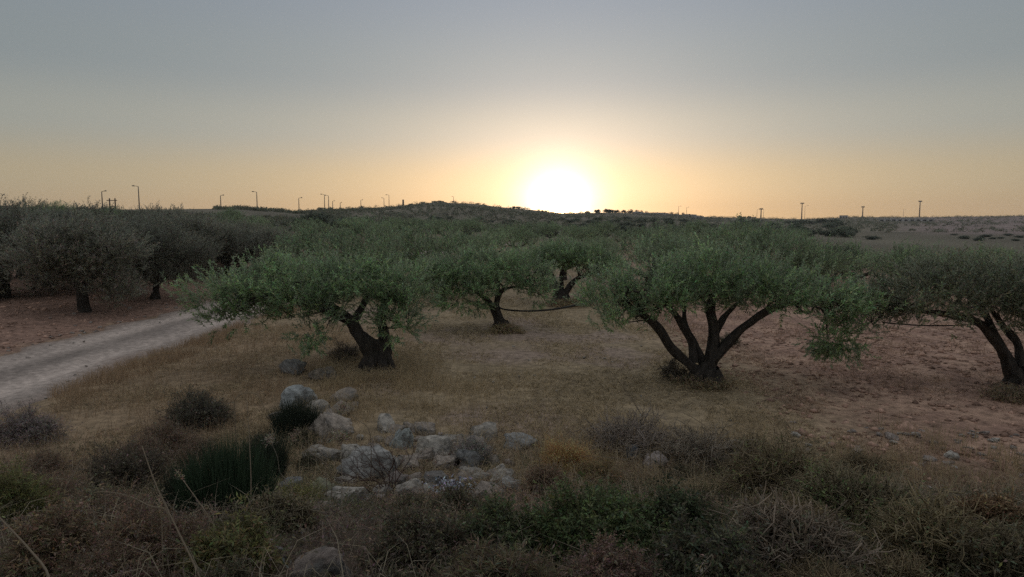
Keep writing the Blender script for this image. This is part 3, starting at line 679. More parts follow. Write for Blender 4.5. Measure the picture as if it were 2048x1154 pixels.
# ------------------------------------------------------------------ rocks
def ico(sub):
    import bmesh
    bm = bmesh.new(); bmesh.ops.create_icosphere(bm, subdivisions=sub, radius=1)
    V = np.array([v.co[:] for v in bm.verts]); Fc = np.array([[v.index for v in f.verts] for f in bm.faces]); bm.free(); return V, Fc
I2, I3, I4 = ico(2), ico(3), ico(4)
def n3(V, f, s): return (vnoise(V[:, 0] * f + V[:, 2] * f * .7, V[:, 1] * f + s * 3.1, s) + vnoise(V[:, 2] * f + s, V[:, 0] * f - V[:, 1] * f * .6, s + 5)) - 1
def rock_mesh(seed, sub=I3, base=(.36, .345, .32), rug=1.0):
    V, Fc = sub; rg = np.random.default_rng(seed); V = V.copy(); V = np.sign(V) * np.abs(V) ** .62; V /= np.abs(V).max()
    for _ in range(16):                                  # split faces: clip by random planes
        nn = nrm(rg.normal(size=3)); dd = rg.uniform(.55, .95); e = V @ nn - dd; V = V - np.clip(e, 0, None)[:, None] * nn * .985
    crk = np.exp(-(n3(V, 2.1, seed + 50) / .05) ** 2) + .6 * np.exp(-(n3(V * np.array([.6, .6, 1.8]), 3.4, seed + 60) / .05) ** 2)
    V = V * (1 + rug * (.20 * n3(V, 1.6, seed) + .12 * n3(V, 4.2, seed + 3) + .07 * n3(V, 10, seed + 9) - .10 * crk))[:, None]
    V = V / np.abs(V).max(0)
    pit = np.clip(n3(V, 6, seed + 20), -1, 1)[:, None]; col = np.array(base) * (1 - .35 * np.clip(crk, 0, 1)[:, None] + .25 * pit + .18 * n3(V, 2, seed + 31)[:, None])
    return mesh_data('rock', V, [Fc], M_STONE, np.clip(col, .02, .8), False)
def rock(px, py, wpx, hpx, label, seed, base=(.36, .345, .32), rz=None, tilt=0, depth=.8, sink=.25, name='boulder', sub=I3):
    x, y, z, t = hit(px, py + hpx * .5); w = wpx * t / F * .5; h = hpx * t / F * .62
    o = obj(name, rock_mesh(seed, sub, base), None, (x, y, z + h * (1 - sink * 2) * .8)); o.scale = (w, w * depth, h)
    o.rotation_euler = (0, tilt, 0 if rz is None else rz)
    return tag(o, label, 'rock', 'boulders of the tumbled bank')
PALE = (.47, .425, .36); WARM = (.40, .335, .275); BLUE = (.40, .42, .39)
for a in [(583, 724, 58, 40, 'rounded grey boulder in the dry grass left of the front tree trunk', 1, (.27, .26, .245)),
          (650, 742, 66, 26, 'low brown stone half buried in grass at the foot of the front tree', 2, (.22, .18, .14)),
          (590, 786, 80, 56, 'pale square boulder with a dark rush tuft growing in front of it', 3, (.40, .41, .39)),
          (672, 842, 92, 62, 'tilted brownish slab running down from behind the rush tuft', 4, WARM, .3, .45),
          (806, 868, 56, 52, 'upright bluish white boulder at the top of the rock heap', 5, BLUE),
          (876, 882, 90, 48, 'wide pitted boulder right of the bluish white one', 6, PALE, -.1, .12),
          (892, 918, 66, 34, 'layered flat rock under the wide pitted boulder', 7, WARM),
          (944, 908, 62, 50, 'dull grey boulder overgrown by twigs, end of the rock heap', 8, (.27, .265, .25)),
          (742, 912, 130, 80, 'largest flat pale boulder in the middle of the rock heap', 9, (.38, .365, .335), .2, -.08),
          (700, 898, 60, 46, 'small pale rock leaning on the largest flat boulder', 10, PALE),
          (694, 984, 96, 52, 'pale humped boulder below the large flat one', 11, PALE, .1, .1),
          (642, 972, 56, 60, 'mossy yellowish boulder left of the pale humped one', 12, (.30, .29, .19)),
          (652, 1008, 60, 36, 'small rock under the pale humped boulder', 13, WARM),
          (1016, 958, 66, 40, 'smooth pale rock showing below the orange cushion bush', 14, (.42, .40, .36), .1, .2),
          (1040, 880, 74, 28, 'flat rock in grass left of the orange cushion bush', 15, (.34, .33, .31)),
          (1316, 912, 62, 44, 'pointed pinkish rock among the grey twigs', 16, (.40, .34, .31), 0, .3),
          (1268, 900, 44, 34, 'dull bluish rock hidden in the grey twigs', 17, (.22, .23, .24)),
          (632, 1112, 150, 84, 'big brown boulder with a pale chipped top at the lower edge', 18, (.25, .205, .175), .1, -.3),
          (545, 1098, 62, 50, 'dark round stone beside the big brown boulder', 19, (.22, .20, .185)),
          (578, 962, 56, 34, 'flat grey stone at the foot of the tall green rushes', 20, (.24, .24, .24)),
          (868, 955, 70, 34, 'dark rubble rock under the layered flat one', 22, (.23, .21, .19)),
          (790, 955, 64, 40, 'reddish rock under the bare twig bush', 23, (.30, .25, .22))]:
    rock(*a[:4], a[4], a[5] + 100, *a[6:], sub=I4, sink=.42 if a[5] == 18 else .3)
RM = [rock_mesh(240 + q, I3, (.43, .385, .325) if q % 2 else (.37, .31, .255)) for q in range(7)]
for q in range(88):
    px = rb.uniform(610, 1000); py = 862 + (px - 600) * .10 + rb.uniform(-30, 118)
    if q > 72: px, py = rb.uniform(560, 720), rb.uniform(790, 880)
    x, y, z, t = hit(px, py); w = rb.uniform(26, 74) * t / F * .5
    o = obj('rock', RM[q % 7], None, (x, y, z + w * .12)); o.scale = (w, w * rb.uniform(.6, .9), w * rb.uniform(.4, .75)); o.rotation_euler = (rb.uniform(-.35, .35), rb.uniform(-.4, .4), rb.uniform(0, 6.3))
    tag(o, 'one of the broken angular rocks wedged between the boulders of the heap', 'rock', 'broken rocks wedged in the heap')
SM = [rock_mesh(200 + q, I2, (.50, .415, .36)) for q in range(6)]; SMP = [rock_mesh(210 + q, I2, (.60, .545, .47)) for q in range(3)]
def small_stone(px, py, wpx, label, group, flat=.55, pool=SM):
    x, y, z, t = hit(px, py); w = wpx * t / F * .5
    o = obj('stone', pool[random.randrange(len(pool))], None, (x, y, z + w * flat * .35)); o.scale = (w, w * random.uniform(.6, .9), w * flat)
    o.rotation_euler = (random.uniform(-.2, .2), random.uniform(-.2, .2), random.uniform(0, 6.3)); return tag(o, label, 'stone', group)
RS = 'stones on the reddish field at the right'
small_stone(1786, 878, 32, 'rounded grey stone nearest the straw at the top of the stony right field', RS)
small_stone(1900, 916, 36, 'largest pale stone on the stony right field', RS, pool=SMP)
small_stone(1858, 920, 44, 'long flat stone beside the largest pale stone of the right field', RS, .3)
small_stone(1714, 906, 28, 'pale stone at the edge of the pale scrambling bush', RS)
small_stone(1910, 937, 17, 'small bright stone just below the largest pale stone', RS, pool=SMP)
small_stone(722, 692, 15, 'small white stone on the ground left of the front tree trunk', None, pool=SMP)
for q in range(85):
    px = rb.uniform(1560, 2048); py = 850 + abs(rb.gauss(0, 1)) * 62 + (px - 1700) * .05
    if py > 1010 or (px < 1750 and py > 930): continue
    small_stone(px, py, rb.uniform(7, 23), 'one of the small stones strewn over the reddish right field', RS, rb.uniform(.35, .6), SM if rb.random() < .75 else SMP)
for q in range(70):
    px = rb.uniform(0, 430); py = 730 - px * .28 - abs(rb.gauss(0, 1)) * 30 + 6
    if py < 590: continue
    small_stone(px, py, rb.uniform(4, 11), 'one of the small stones on the red soil beside the gravel road', 'stones on the red soil by the road', rb.uniform(.35, .6))
for q in range(45):
    small_stone(rb.uniform(640, 1020), rb.uniform(862, 1000), rb.uniform(8, 26), 'one of the rubble stones between the boulders of the heap', 'rubble stones in the rock heap', rb.uniform(.5, .8), SM if rb.random() < .6 else SMP)
for q in range(30):
    small_stone(rb.uniform(820, 1500), rb.uniform(690, 860), rb.uniform(4, 10), 'one of the small pale stones in the dry grass of the grove', 'stones in the dry grass', .5, SMP)
for q in range(60):
    y = 9 + 17 * rb.random() ** 1.4; u = rb.choice((-1, 1)) * rb.uniform(.2, 1.15) ** .6 * 1.95; x = float(ROADX(y)) + u; w = rb.uniform(.015, .05)
    o = obj('stone', (SM + SMP)[rb.randrange(9)], None, (x, y, gz(x, y) + (.05 if abs(u) < 1.7 else .01))); o.scale = (w, w * .8, w * .6); o.rotation_euler.z = rb.uniform(0, 6.3)
    tag(o, 'one of the loose stones lying on the gravel road', 'stone', 'loose stones on the gravel road')
# clods of the tilled soil
g = Geo(); V8 = np.array([(1, 0, 0), (-1, 0, 0), (0, 1, 0), (0, -1, 0), (0, 0, 1), (0, 0, -1.)]); F8 = np.array([(0, 2, 4), (2, 1, 4), (1, 3, 4), (3, 0, 4), (2, 0, 5), (1, 2, 5), (3, 1, 5), (0, 3, 5)])
nc = 9000
cx = np.concatenate([rng.uniform(4, 14, nc // 2), rng.uniform(-24, -11.9, nc // 2)]); cy = np.concatenate([rng.uniform(5, 19, nc // 2), rng.uniform(9, 32, nc // 2)])
ok = np.abs(cx) < cy * .85 + 1; cx, cy = cx[ok], cy[ok]; nc = len(cx)
s = rng.gamma(2.0, .013, nc) + .012
Vc = V8[None] * s[:, None, None] * rng.uniform(.5, 1.4, (nc, 6, 1)) * np.array([1.2, 1, .6]); a = rng.uniform(0, 6.3, nc)
ca, sa = np.cos(a)[:, None], np.sin(a)[:, None]; Vc = np.stack([Vc[..., 0] * ca - Vc[..., 1] * sa, Vc[..., 0] * sa + Vc[..., 1] * ca, Vc[..., 2]], -1)
Vc += np.stack([cx, cy, height(cx, cy) + .004], -1)[:, None]
g.add(Vc.reshape(-1, 3), (np.arange(nc)[:, None, None] * 6 + F8[None]).reshape(-1, 3), np.repeat(np.array([.42, .265, .195]) * rng.uniform(.6, 1.35, (nc, 1)), 6, 0))
tag(obj('soil_clods', g.data('soil_clods', M_GROUND)), 'clods of dry reddish soil', 'soil', kind='stuff')

# ------------------------------------------------------------------ dry grass
def blades(x, y, h, lean, w, c, rg, bend=.5):
    n = len(x); P0 = np.stack([x, y, height(x, y) - .01], -1); a = rg.uniform(0, 6.3, n)
    dx = np.stack([np.cos(a), np.sin(a), 0 * a], -1) * (lean * h)[:, None]; up = np.array([0, 0, 1.0])
    P1 = P0 + dx * .35 + up * (h * .62)[:, None]; P2 = P0 + dx + up * (h * (1 - bend * lean * .5))[:, None]
    return P0, P1, P2
def grass(name, x, y, h, lean, w, c, label):
    P0, P1, P2 = blades(x, y, h, lean, w, c, rng); g = Geo()
    add_ribbons(g, P0, P1, P2, w, w * .7, c, rng)
    return tag(obj(name, g.data(name, M_STRAW)), label, 'grass', kind='stuff')
# stubble and straw litter over the grove floor
n = 210000
u = rng.uniform(0, 1, n) ** 1.0; y = 7.0 + 26 * u ** 1.5; x = rng.uniform(-1, 1, n) * (y * .80 + .5)
den = fbm(x * .8, y * .8, 51)
ok = (den > .40) & (x > -7.6) & ~((x > 4.5 + 2 * den) & (rng.uniform(0, 1, n) < .62))
x, y, den = x[ok], y[ok], den[ok]; n = len(x)
c = np.where((x > 4.5)[:, None], np.array([.45, .31, .215]), np.array([.54, .43, .27])) * rng.uniform(.3, 1.3, (n, 1))
grass('dry_grass', x, y, rng.uniform(.025, .075, n) * (1 + .8 * (den > .55)), rng.uniform(.4, 2.4, n), .0035 + .00018 * y, c, 'short dry straw coloured grass of the grove floor')
# taller grass: strip by the road, tufts round trunks and along the bank edge
n = 46000
sel = rng.integers(0, 4, n)
x = np.where(sel == 0, rng.uniform(-8.1, -2.6, n), np.where(sel == 1, rng.normal(-2.3, 1.2, n), np.where(sel == 2, rng.uniform(-3, 6.5, n), rng.uniform(-8.2, -7.2, n))))
y = np.where(sel == 0, rng.uniform(6.5, 19, n), np.where(sel == 1, rng.normal(11.8, 1.6, n), np.where(sel == 2, 8.0 + rng.normal(0, .7, n), rng.uniform(8, 24, n))))
heap = np.exp(-(((x + 1.3) / 1.5) ** 2 + ((y - 7.6) / 1.2) ** 2))
ok = (fbm(x * 1.6, y * 1.6, 53) > .42) & (np.abs(x) < y * .85 + .5) & (rng.uniform(0, 1, n) > heap * 1.3)
x, y = x[ok], y[ok]; n = len(x)
c = np.where((x < -4)[:, None], np.array([.46, .33, .21]), np.array([.50, .39, .24])) * rng.uniform(.55, 1.25, (n, 1))
grass('tall_dry_grass', x, y, rng.uniform(.08, .34, n), rng.uniform(.1, 1.0, n), rng.uniform(.002, .0042, n), c, 'longer dry grass along the bank and beside the road')
n = 9500
y = 2.3 + 6.5 * rng.uniform(0, 1, n) ** .8; x = rng.uniform(-1, 1, n) * (y * .84 + .6)
ok = (fbm(x * 1.1 + 7, y * 1.1, 58) > .47) & ~((x > 4.2) & (y > 6.4)); x, y = x[ok], y[ok]; n = len(x)
grass('bank_straw', x, y, rng.uniform(.10, .36, n), rng.uniform(.2, 1.5, n), rng.uniform(.0013, .0028, n), np.array([.52, .44, .32]) * rng.uniform(.5, 1.2, (n, 1)), 'pale loose straw among the scrub of the bank')
# far slope dry grass tint is in the ground colour; tufts at the left slope and mid ground
n = 14000
y = rng.uniform(28, 120, n); x = rng.uniform(-1, 1, n) * y * .8
ok = np.abs(x - ROADX(y)) > 2.4; x, y = x[ok], y[ok]; n = len(x)
grass('grove_grass', x, y, rng.uniform(.12, .32, n), rng.uniform(.2, 1, n), .02, np.array([.42, .33, .21]) * rng.uniform(.6, 1.2, (n, 1)), 'dry grass between the trees further back')

# ------------------------------------------------------------------ bank undergrowth
def weeds_mass():
    """low tangled growth that covers the bank between the single shrubs"""
    g = Geo(); n = 34000
    y = 1.9 + 7.6 * rng.uniform(0, 1, n) ** .75; x = rng.uniform(-1, 1, n) * (y * .84 + .9)
    rockzone = np.exp(-(((x + 1.15) / 1.1) ** 2 + ((y - 7.0) / .9) ** 2))
    ok = (rng.uniform(0, 1, n) > rockzone * .4) & ~((x > 4.2) & (y > 6.2)) & (rng.uniform(0, 1, n) < sst(9.5, 7.2, y + 1.6 * (fbm(x * .6, y * .6, 66) - .5)) ** .6); x, y = x[ok], y[ok]; n = len(x)
    k = fbm(x * .9 + 4, y * .9, 61); k2 = fbm(x * .7, y * .7 + 9, 62)
    c = np.where((k > .53)[:, None], np.array([.15, .14, .08]), np.where((k2 > .5)[:, None], np.array([.32, .235, .165]), np.array([.22, .17, .13])))
    c = c * rng.uniform(.6, 1.4, (n, 1))
    P = np.stack([x, y, height(x, y) - .01], -1); D = rng.normal(0, .55, (n, 3)) + np.array([0, 0, .9]); L = rng.uniform(.08, .28, n)
    leafy(g, P, D, L, 7, .032, .010, c, .25, rng, droop=.3, spread=.75, start=.2)
    Dn = nrm(D); add_ribbons(g, P, P + Dn * L[:, None] * .55, P + Dn * L[:, None] + np.array([0, 0, -.3]) * L[:, None], .0016, .0012, c * 1.5, rng)
    tag(obj('undergrowth', g.data('undergrowth', M_WEED)), 'low tangled dry undergrowth covering the bank', 'undergrowth', kind='stuff')
weeds_mass()
def shrub(px, py, wpx, hpx, label, stem_c, leaf_c, name='shrub', cat='shrub', ntw=260, nl=8, leaf=(.03, .010), tw=.0018, zig=False, seed=1, upb=.5, group=None, dens=1.0, inner=.35, flowers=None, deep=.8):
    """twiggy dome: stems from the root out to the skin, side twigs with leaves"""
    leaf_c = tuple(min(.6, 2.7 * v) for v in leaf_c); stem_c = tuple(min(.6, 1.55 * v) for v in stem_c); x, y, z, t = hit(px, py); W = wpx * t / F * .5; H = hpx * t / F; rg = np.random.default_rng(seed)
    root = empty(name, (x, y, z - .03), label, cat, group); g = Geo(); n = int(ntw * dens)
    d = nrm(rg.normal(size=(n, 3)) + np.array([0, 0, .35])); d[:, 2] = np.abs(d[:, 2])
    lob = .48 + .68 * vnoise(d[:, :1] * 2.3 + seed, d[:, 1:2] * 2.3 + d[:, 2:] * 1.7, seed)
    tip = d * np.array([W, W * deep, H]) * rg.uniform(.5, 1.08, (n, 1)) ** .7 * lob * np.where(rg.random((n, 1)) < .06, 1.25, 1.0)
    basep = d * np.array([W, W * deep, 0]) * .25 + rg.normal(0, W * .06, (n, 3)) * np.array([1, 1, 0]); mid = (basep + tip) * .5 + rg.normal(0, W * .07, (n, 3)) + np.array([0, 0, H * .12])
    sc_ = np.array(stem_c) * rg.uniform(.6, 1.35, (n, 1))
    if zig:
        for q in range(n):
            P = [basep[q], mid[q], tip[q]]; P = [P[0]] + [P[0] * (1 - s_) + P[2] * s_ + rg.normal(0, W * .075, 3) + np.array([0, 0, H * .25 * math.sin(s_ * 3.1)]) for s_ in (.25, .45, .62, .8)] + [P[2] + rg.normal(0, .02, 3)]
            tube(g, P, np.linspace(tw * 2.2, tw * .7, len(P)), 3, 1, 0, tuple(sc_[q]), cap=False)
            for s_ in range(3):
                b0 = np.array(P[2 + s_]); e = b0 + nrm(rg.normal(size=3) + d[q]) * W * .22
                tube(g, [b0, (b0 + e) / 2 + rg.normal(0, .02, 3), e], [tw * 1.2, tw, tw * .6], 3, 1, 0, tuple(sc_[q]), cap=False)
    else:
        add_ribbons(g, basep, mid, tip, tw * 1.6, tw, sc_, rg)
    o = obj('stems', g.data('stems', M_STRAW), root)
    g = Geo(); m = int(n * (1.9 if zig else 5)); idx = rg.integers(0, n, m); s_ = rg.uniform(inner, 1, (m, 1))
    B = np.where(s_ < .5, basep[idx] * (1 - 2 * s_) + mid[idx] * 2 * s_, mid[idx] * (2 - 2 * s_) + tip[idx] * (2 * s_ - 1))
    D = d[idx] * .7 + rg.normal(0, .5, (m, 3)) + np.array([0, 0, upb]); L = rg.uniform(.35, 1.0, m) * min(.2, .28 * W + .05)
    Lc = np.array(leaf_c) * rg.uniform(.6, 1.4, (m, 1))
    leafy(g, B, D, L, nl, leaf[0], leaf[1], Lc, .25, rg, droop=.2)
    add_ribbons(g, B, B + nrm(D) * L[:, None] * .5, B + nrm(D) * L[:, None], tw * .8, tw * .6, np.array(stem_c), rg)
    obj('foliage', g.data('foliage', M_WEED), root)
    if flowers:
        g = Geo(); nf, fc, fs = flowers; fi = rg.integers(0, m, nf)
        leafy(g, B[fi] + nrm(D[fi]) * L[fi][:, None], rg.normal(size=(nf, 3)) + np.array([0, 0, .8]), np.full(nf, fs * .3), 5, fs, fs * .6, np.array(fc), .15, rg, start=0)
        o = obj('dry_flowers', g.data('dry_flowers', M_STRAW), root); o['kind'] = 'stuff'
    return root
def rush(px, py, wpx, hpx, label, n, c, seed, name='rush_clump', spread=.35, bw=.0035, deep=1.0):
    x, y, z, t = hit(px, py); W = wpx * t / F * .5; H = hpx * t / F; rg = np.random.default_rng(seed)
    g = Geo(); a = rg.uniform(0, 6.3, n); r = rg.uniform(0, 1, n) ** .6
    P0 = np.stack([np.cos(a) * r * W * .75, np.sin(a) * r * W * .75 * deep, 0 * a], -1); h = H * rg.uniform(.35, 1.1, n) * (1 - .25 * r ** 2)
    lean = np.stack([np.cos(a), np.sin(a), 0 * a], -1) * (r * spread * H)[:, None] + rg.normal(0, .085 * H, (n, 3)) * np.array([1, 1, 0])
    up = np.array([0, 0, 1.0]); P1 = P0 + lean * .35 + up * (h * .55)[:, None]; P2 = P0 + lean + up * h[:, None]
    add_ribbons(g, P0, P1, P2, bw, bw * .8, np.array(c) * rg.uniform(.55, 1.4, (n, 1)), rg)
    return tag(obj(name, g.data(name, M_WEED), None, (x, y, z - .03)), label, 'rushes')
rush(455, 1046, 205, 185, 'large clump of dark green upright rushes in the lower left', 4200, (.052, .080, .044), 301, spread=.12)
rush(372, 1040, 110, 130, 'darkest short rush clump on the left of the large green one', 1500, (.046, .05, .034), 302, spread=.15)
rush(592, 868, 104, 84, 'small near-black rush tuft in front of the pale square boulder', 1900, (.044, .055, .036), 303, spread=.2)
rush(540, 960, 70, 120, 'narrow dark rush clump between the large clump and the rocks', 1200, (.05, .06, .04), 304, spread=.15)
S = shrub
S(25, 1065, 170, 150, 'yellow-green feathery bush at the left edge', (.10, .09, .045), (.088, .085, .036), seed=311, ntw=420, nl=9, leaf=(.04, .006))
S(110, 1150, 210, 150, 'brown dried-out shrub in the lower left corner', (.12, .085, .06), (.105, .078, .05), seed=312, ntw=420, leaf=(.03, .008))
S(250, 1140, 190, 110, 'low rusty dry shrub at the bottom, behind the tall stalk', (.13, .09, .065), (.115, .082, .055), seed=313, ntw=360, leaf=(.03, .007))
S(185, 1060, 130, 110, 'pale-leaved dusty shrub left of the dark hollow', (.13, .105, .07), (.10, .085, .055), seed=314, ntw=240)
S(250, 975, 190, 110, 'dark thorny shrub sprinkled with dry flower heads at the left', (.075, .058, .045), (.062, .052, .036), seed=315, ntw=420, flowers=(90, (.42, .36, .29), .022), leaf=(.024, .008))
S(400, 850, 190, 92, 'dark spiny shrub with small pale flower heads between road and boulder', (.07, .055, .045), (.055, .050, .036), seed=316, ntw=460, flowers=(110, (.42, .36, .29), .024), leaf=(.026, .009))
S(55, 880, 170, 84, 'grey brittle shrub at the edge of the gravel road', (.15, .125, .115), (.12, .10, .09), seed=317, ntw=360, leaf=(.03, .009))
S(470, 1145, 190, 120, 'olive-green bushy herb at the bottom beside the big brown boulder', (.10, .09, .05), (.085, .078, .035), seed=318, ntw=420, leaf=(.034, .009))
S(600, 1015, 110, 70, 'yellowish moss-like cushion at the mossy boulder', (.12, .11, .06), (.12, .11, .045), seed=319, ntw=240, leaf=(.02, .006))
S(560, 1060, 170, 90, 'tangle of pale dry stems left of the big brown boulder', (.22, .185, .125), (.10, .088, .05), seed=320, ntw=230, nl=5, zig=True, tw=.0036)
S(1126, 945, 132, 82, 'rounded orange-brown cushion bush', (.36, .19, .095), (.34, .18, .085), seed=321, ntw=900, nl=8, leaf=(.016, .005), name='cushion_bush')
S(1090, 985, 110, 80, 'dull brown half of the cushion, in front of the orange bush', (.14, .10, .07), (.125, .09, .06), seed=322, ntw=380, leaf=(.02, .006), name='cushion_bush')
S(1195, 968, 110, 70, 'yellow-brown spiny cushion right of the orange bush', (.16, .12, .07), (.14, .105, .055), seed=323, ntw=340, leaf=(.02, .006), name='cushion_bush')
S(1200, 1110, 330, 140, 'broad dark green shrub with light tips in the bottom middle', (.07, .065, .035), (.054, .068, .030), seed=324, ntw=900, nl=8, leaf=(.026, .011), flowers=(160, (.15, .15, .06), .024))
S(1345, 1095, 230, 120, 'darkest leafy shrub right of the broad dark green one', (.05, .045, .03), (.036, .042, .022), seed=325, ntw=560, leaf=(.026, .012))
S(1000, 1110, 240, 120, 'black-green low shrub under the rocks', (.065, .06, .035), (.052, .060, .030), seed=326, ntw=560, leaf=(.026, .010), flowers=(70, (.20, .18, .10), .022))
S(1205, 1190, 230, 130, 'reddish-brown dry heath bush at the bottom edge', (.115, .08, .06), (.105, .074, .056), seed=327, ntw=460, leaf=(.02, .006))
S(850, 1130, 260, 120, 'dark tangled shrub at the bottom beside the reddish heath', (.085, .068, .05), (.060, .052, .034), seed=328, ntw=480, leaf=(.024, .008))
S(1000, 1200, 230, 120, 'grassy brown shrub at the very bottom left of the reddish heath', (.12, .095, .06), (.085, .07, .045), seed=329, ntw=380, leaf=(.05, .006))
S(1420, 1170, 260, 140, 'dim green shrub at the bottom, below the darkest leafy one', (.07, .06, .045), (.050, .050, .032), seed=330, ntw=460)
S(1260, 900, 250, 78, 'grey tangle of dead twigs below the five-limbed tree', (.30, .255, .215), (.20, .16, .12), seed=331, ntw=150, nl=4, zig=True, tw=.0036, leaf=(.02, .006))
S(1400, 930, 260, 84, 'greyish twig shrub sloping down right of the pinkish rock', (.30, .255, .20), (.18, .15, .105), seed=332, ntw=150, nl=6, zig=True, tw=.0036, leaf=(.022, .007))
S(945, 925, 110, 60, 'grey leafless brush over the end of the rock heap', (.16, .145, .13), (.11, .10, .085), seed=333, ntw=220, nl=4, tw=.0022)
S(1560, 1000, 290, 130, 'pale green scrambling bush with bleached zigzag twigs, nearest the field', (.25, .20, .13), (.105, .108, .048), seed=334, ntw=340, nl=8, zig=True, tw=.0036, leaf=(.032, .009))
S(1700, 1060, 300, 150, 'greenest part of the scrambling thicket at the lower right', (.22, .185, .12), (.085, .098, .042), seed=335, ntw=380, nl=8, zig=True, tw=.0036, leaf=(.032, .010))
S(1600, 1140, 330, 150, 'thicket of bleached crooked twigs over dark shade at the lower right', (.27, .22, .17), (.065, .062, .042), seed=336, ntw=340, nl=6, zig=True, tw=.0036, leaf=(.03, .009))
S(1860, 1130, 320, 140, 'straw coloured crooked-twig bush towards the lower right corner', (.25, .205, .125), (.105, .095, .052), seed=337, ntw=360, nl=6, zig=True, tw=.0036, leaf=(.03, .008))
S(1980, 1060, 200, 90, 'low dry bush at the right edge below the stony field', (.22, .15, .09), (.16, .11, .062), seed=338, ntw=260, nl=6, zig=True, tw=.0036, leaf=(.028, .008))
S(2010, 1180, 240, 140, 'dull green bush filling the lower right corner', (.17, .14, .09), (.075, .070, .042), seed=339, ntw=320, nl=6, zig=True, tw=.0036)
S(1405, 772, 170, 18, 'dark shaded weeds round the foot of the five-limbed tree', (.20, .16, .11), (.13, .10, .06), seed=340, ntw=180, leaf=(.04, .012), name='weeds', cat='weeds')
S(1350, 760, 80, 50, 'brushwood and a pale dead branch by the five-limbed trunk', (.17, .14, .11), (.06, .054, .038), seed=341, ntw=70, nl=4, zig=True, tw=.005, leaf=(.04, .012), name='brushwood', cat='brushwood')
S(1460, 690, 50, 26, 'dark weed tuft behind the five-limbed trunk', (.07, .06, .045), (.06, .055, .036), seed=342, ntw=120, leaf=(.04, .012), name='weeds', cat='weeds')
S(1010, 664, 100, 14, 'weeds at the foot of the leaning middle tree', (.2, .16, .11), (.14, .11, .065), seed=343, ntw=160, leaf=(.05, .012), name='weeds', cat='weeds')
S(1130, 613, 120, 12, 'weeds at the foot of the V-forked middle tree', (.2, .16, .11), (.14, .11, .065), seed=344, ntw=150, leaf=(.06, .015), name='weeds', cat='weeds')
S(690, 720, 90, 50, 'dark dead brush left of the front tree trunk', (.085, .068, .055), (.07, .056, .042), seed=345, ntw=230, leaf=(.03, .008), name='brushwood', cat='brushwood')
S(2040, 800, 150, 26, 'dark weeds round the foot of the right edge tree', (.18, .14, .10), (.11, .085, .055), seed=346, ntw=240, leaf=(.04, .012), name='weeds', cat='weeds')
# scrubby growth that fills the bank between the shrubs above: three kinds, copied
FILL = [S(330, 905, 150, 70, 'brown scrubby bush in the dry weeds just above the dark hollow', (.14, .10, .07), (.10, .072, .05), seed=351, ntw=300, leaf=(.028, .008), flowers=(40, (.40, .34, .28), .02)),
        S(905, 1040, 150, 70, 'dark scrubby bush directly below the pale plastic litter', (.11, .085, .06), (.062, .055, .034), seed=352, ntw=320, leaf=(.026, .010)),
        S(1500, 950, 150, 70, 'yellowish scrubby bush at the top of the scrambling thicket', (.24, .19, .12), (.10, .09, .05), seed=353, ntw=200, nl=6, zig=True, tw=.0036, leaf=(.028, .009))]
for q in range(78):
    px = rb.uniform(-20, 2070); py = rb.uniform(860, 1210)
    if 620 < px < 1040 and py < 1030 or 1020 <= px < 1300 and py < 1100: continue
    if px > 1500 and py < 880 + (px - 1500) * .28: continue
    if px < 560 and py < 880 - px * .08: continue
    k = 2 if px > 1480 else (0 if px < 420 else 1) if rb.random() < .75 else 1
    x, y, z, t = hit(px, py); src = FILL[k]; o = src.copy(); COL.objects.link(o); o.location = (x, y, z - .03)
    sc_ = rb.uniform(.55, 1.1) * min(1, t / 5.5 + .15); o.scale = (sc_, sc_, sc_ * rb.uniform(.7, 1.1)); o.rotation_euler.z = rb.uniform(0, 6.3)
    o['label'] = ('one of the brown scrubby bushes filling the left of the bank', 'one of the dark scrubby bushes filling the middle of the bank', 'one of the crooked-twig bushes filling the right of the bank')[k]
    o['group'] = ('brown scrubby bushes on the bank', 'dark scrubby bushes on the bank', 'crooked-twig bushes on the bank')[k]
    for ch in src.children:
        c = ch.copy(); COL.objects.link(c); c.parent = o
# bare reddish twig bush in the rocks
x, y, z, t = hit(775, 985); g = Geo(); rg = np.random.default_rng(77); TW = (.12, .075, .06)
def fork(p, d, L, r, k):
    e = p + d * L; m = (p + e) / 2 + rg.normal(0, L * .08, 3); tube(g, [p, m, e], [r, r * .85, r * .65], 4, 2, 0, TW, cap=False)
    if k:
        for q in range(rg.integers(2, 4)): fork(e if q else m, nrm(d + rg.normal(0, .5, 3) + np.array([-.1, 0, .1])), L * rg.uniform(.6, .85), r * .65, k - 1)
for d0 in ((-.8, -.1, .62), (-.35, .1, .8), (.1, -.1, .9), (.5, .1, .7), (-.6, -.3, .4)): fork(np.zeros(3), nrm(np.array(d0)), .24, .009, 4)
tag(obj('bare_bush', g.data('bare_bush', M_BARK), None, (x, y, z)), 'leafless reddish twig bush growing out of the rock heap', 'shrub')
# crumpled pale plastic caught in the rocks
x, y, z, t = hit(905, 985); g = Geo(); rg = np.random.default_rng(5); m = 220
P = rg.normal(0, 1, (m, 3)) * np.array([.10, .08, .035]) + np.array([0, 0, .06])
leafy(g, P, rg.normal(size=(m, 3)), np.full(m, .02), 3, .032, .02, np.array([.50, .53, .62]), .5, rg, start=0)
tag(obj('plastic_litter', g.data('plastic_litter', M_FOIL), None, (x, y, z)), 'crumpled pale bluish plastic litter among the rocks', 'litter')
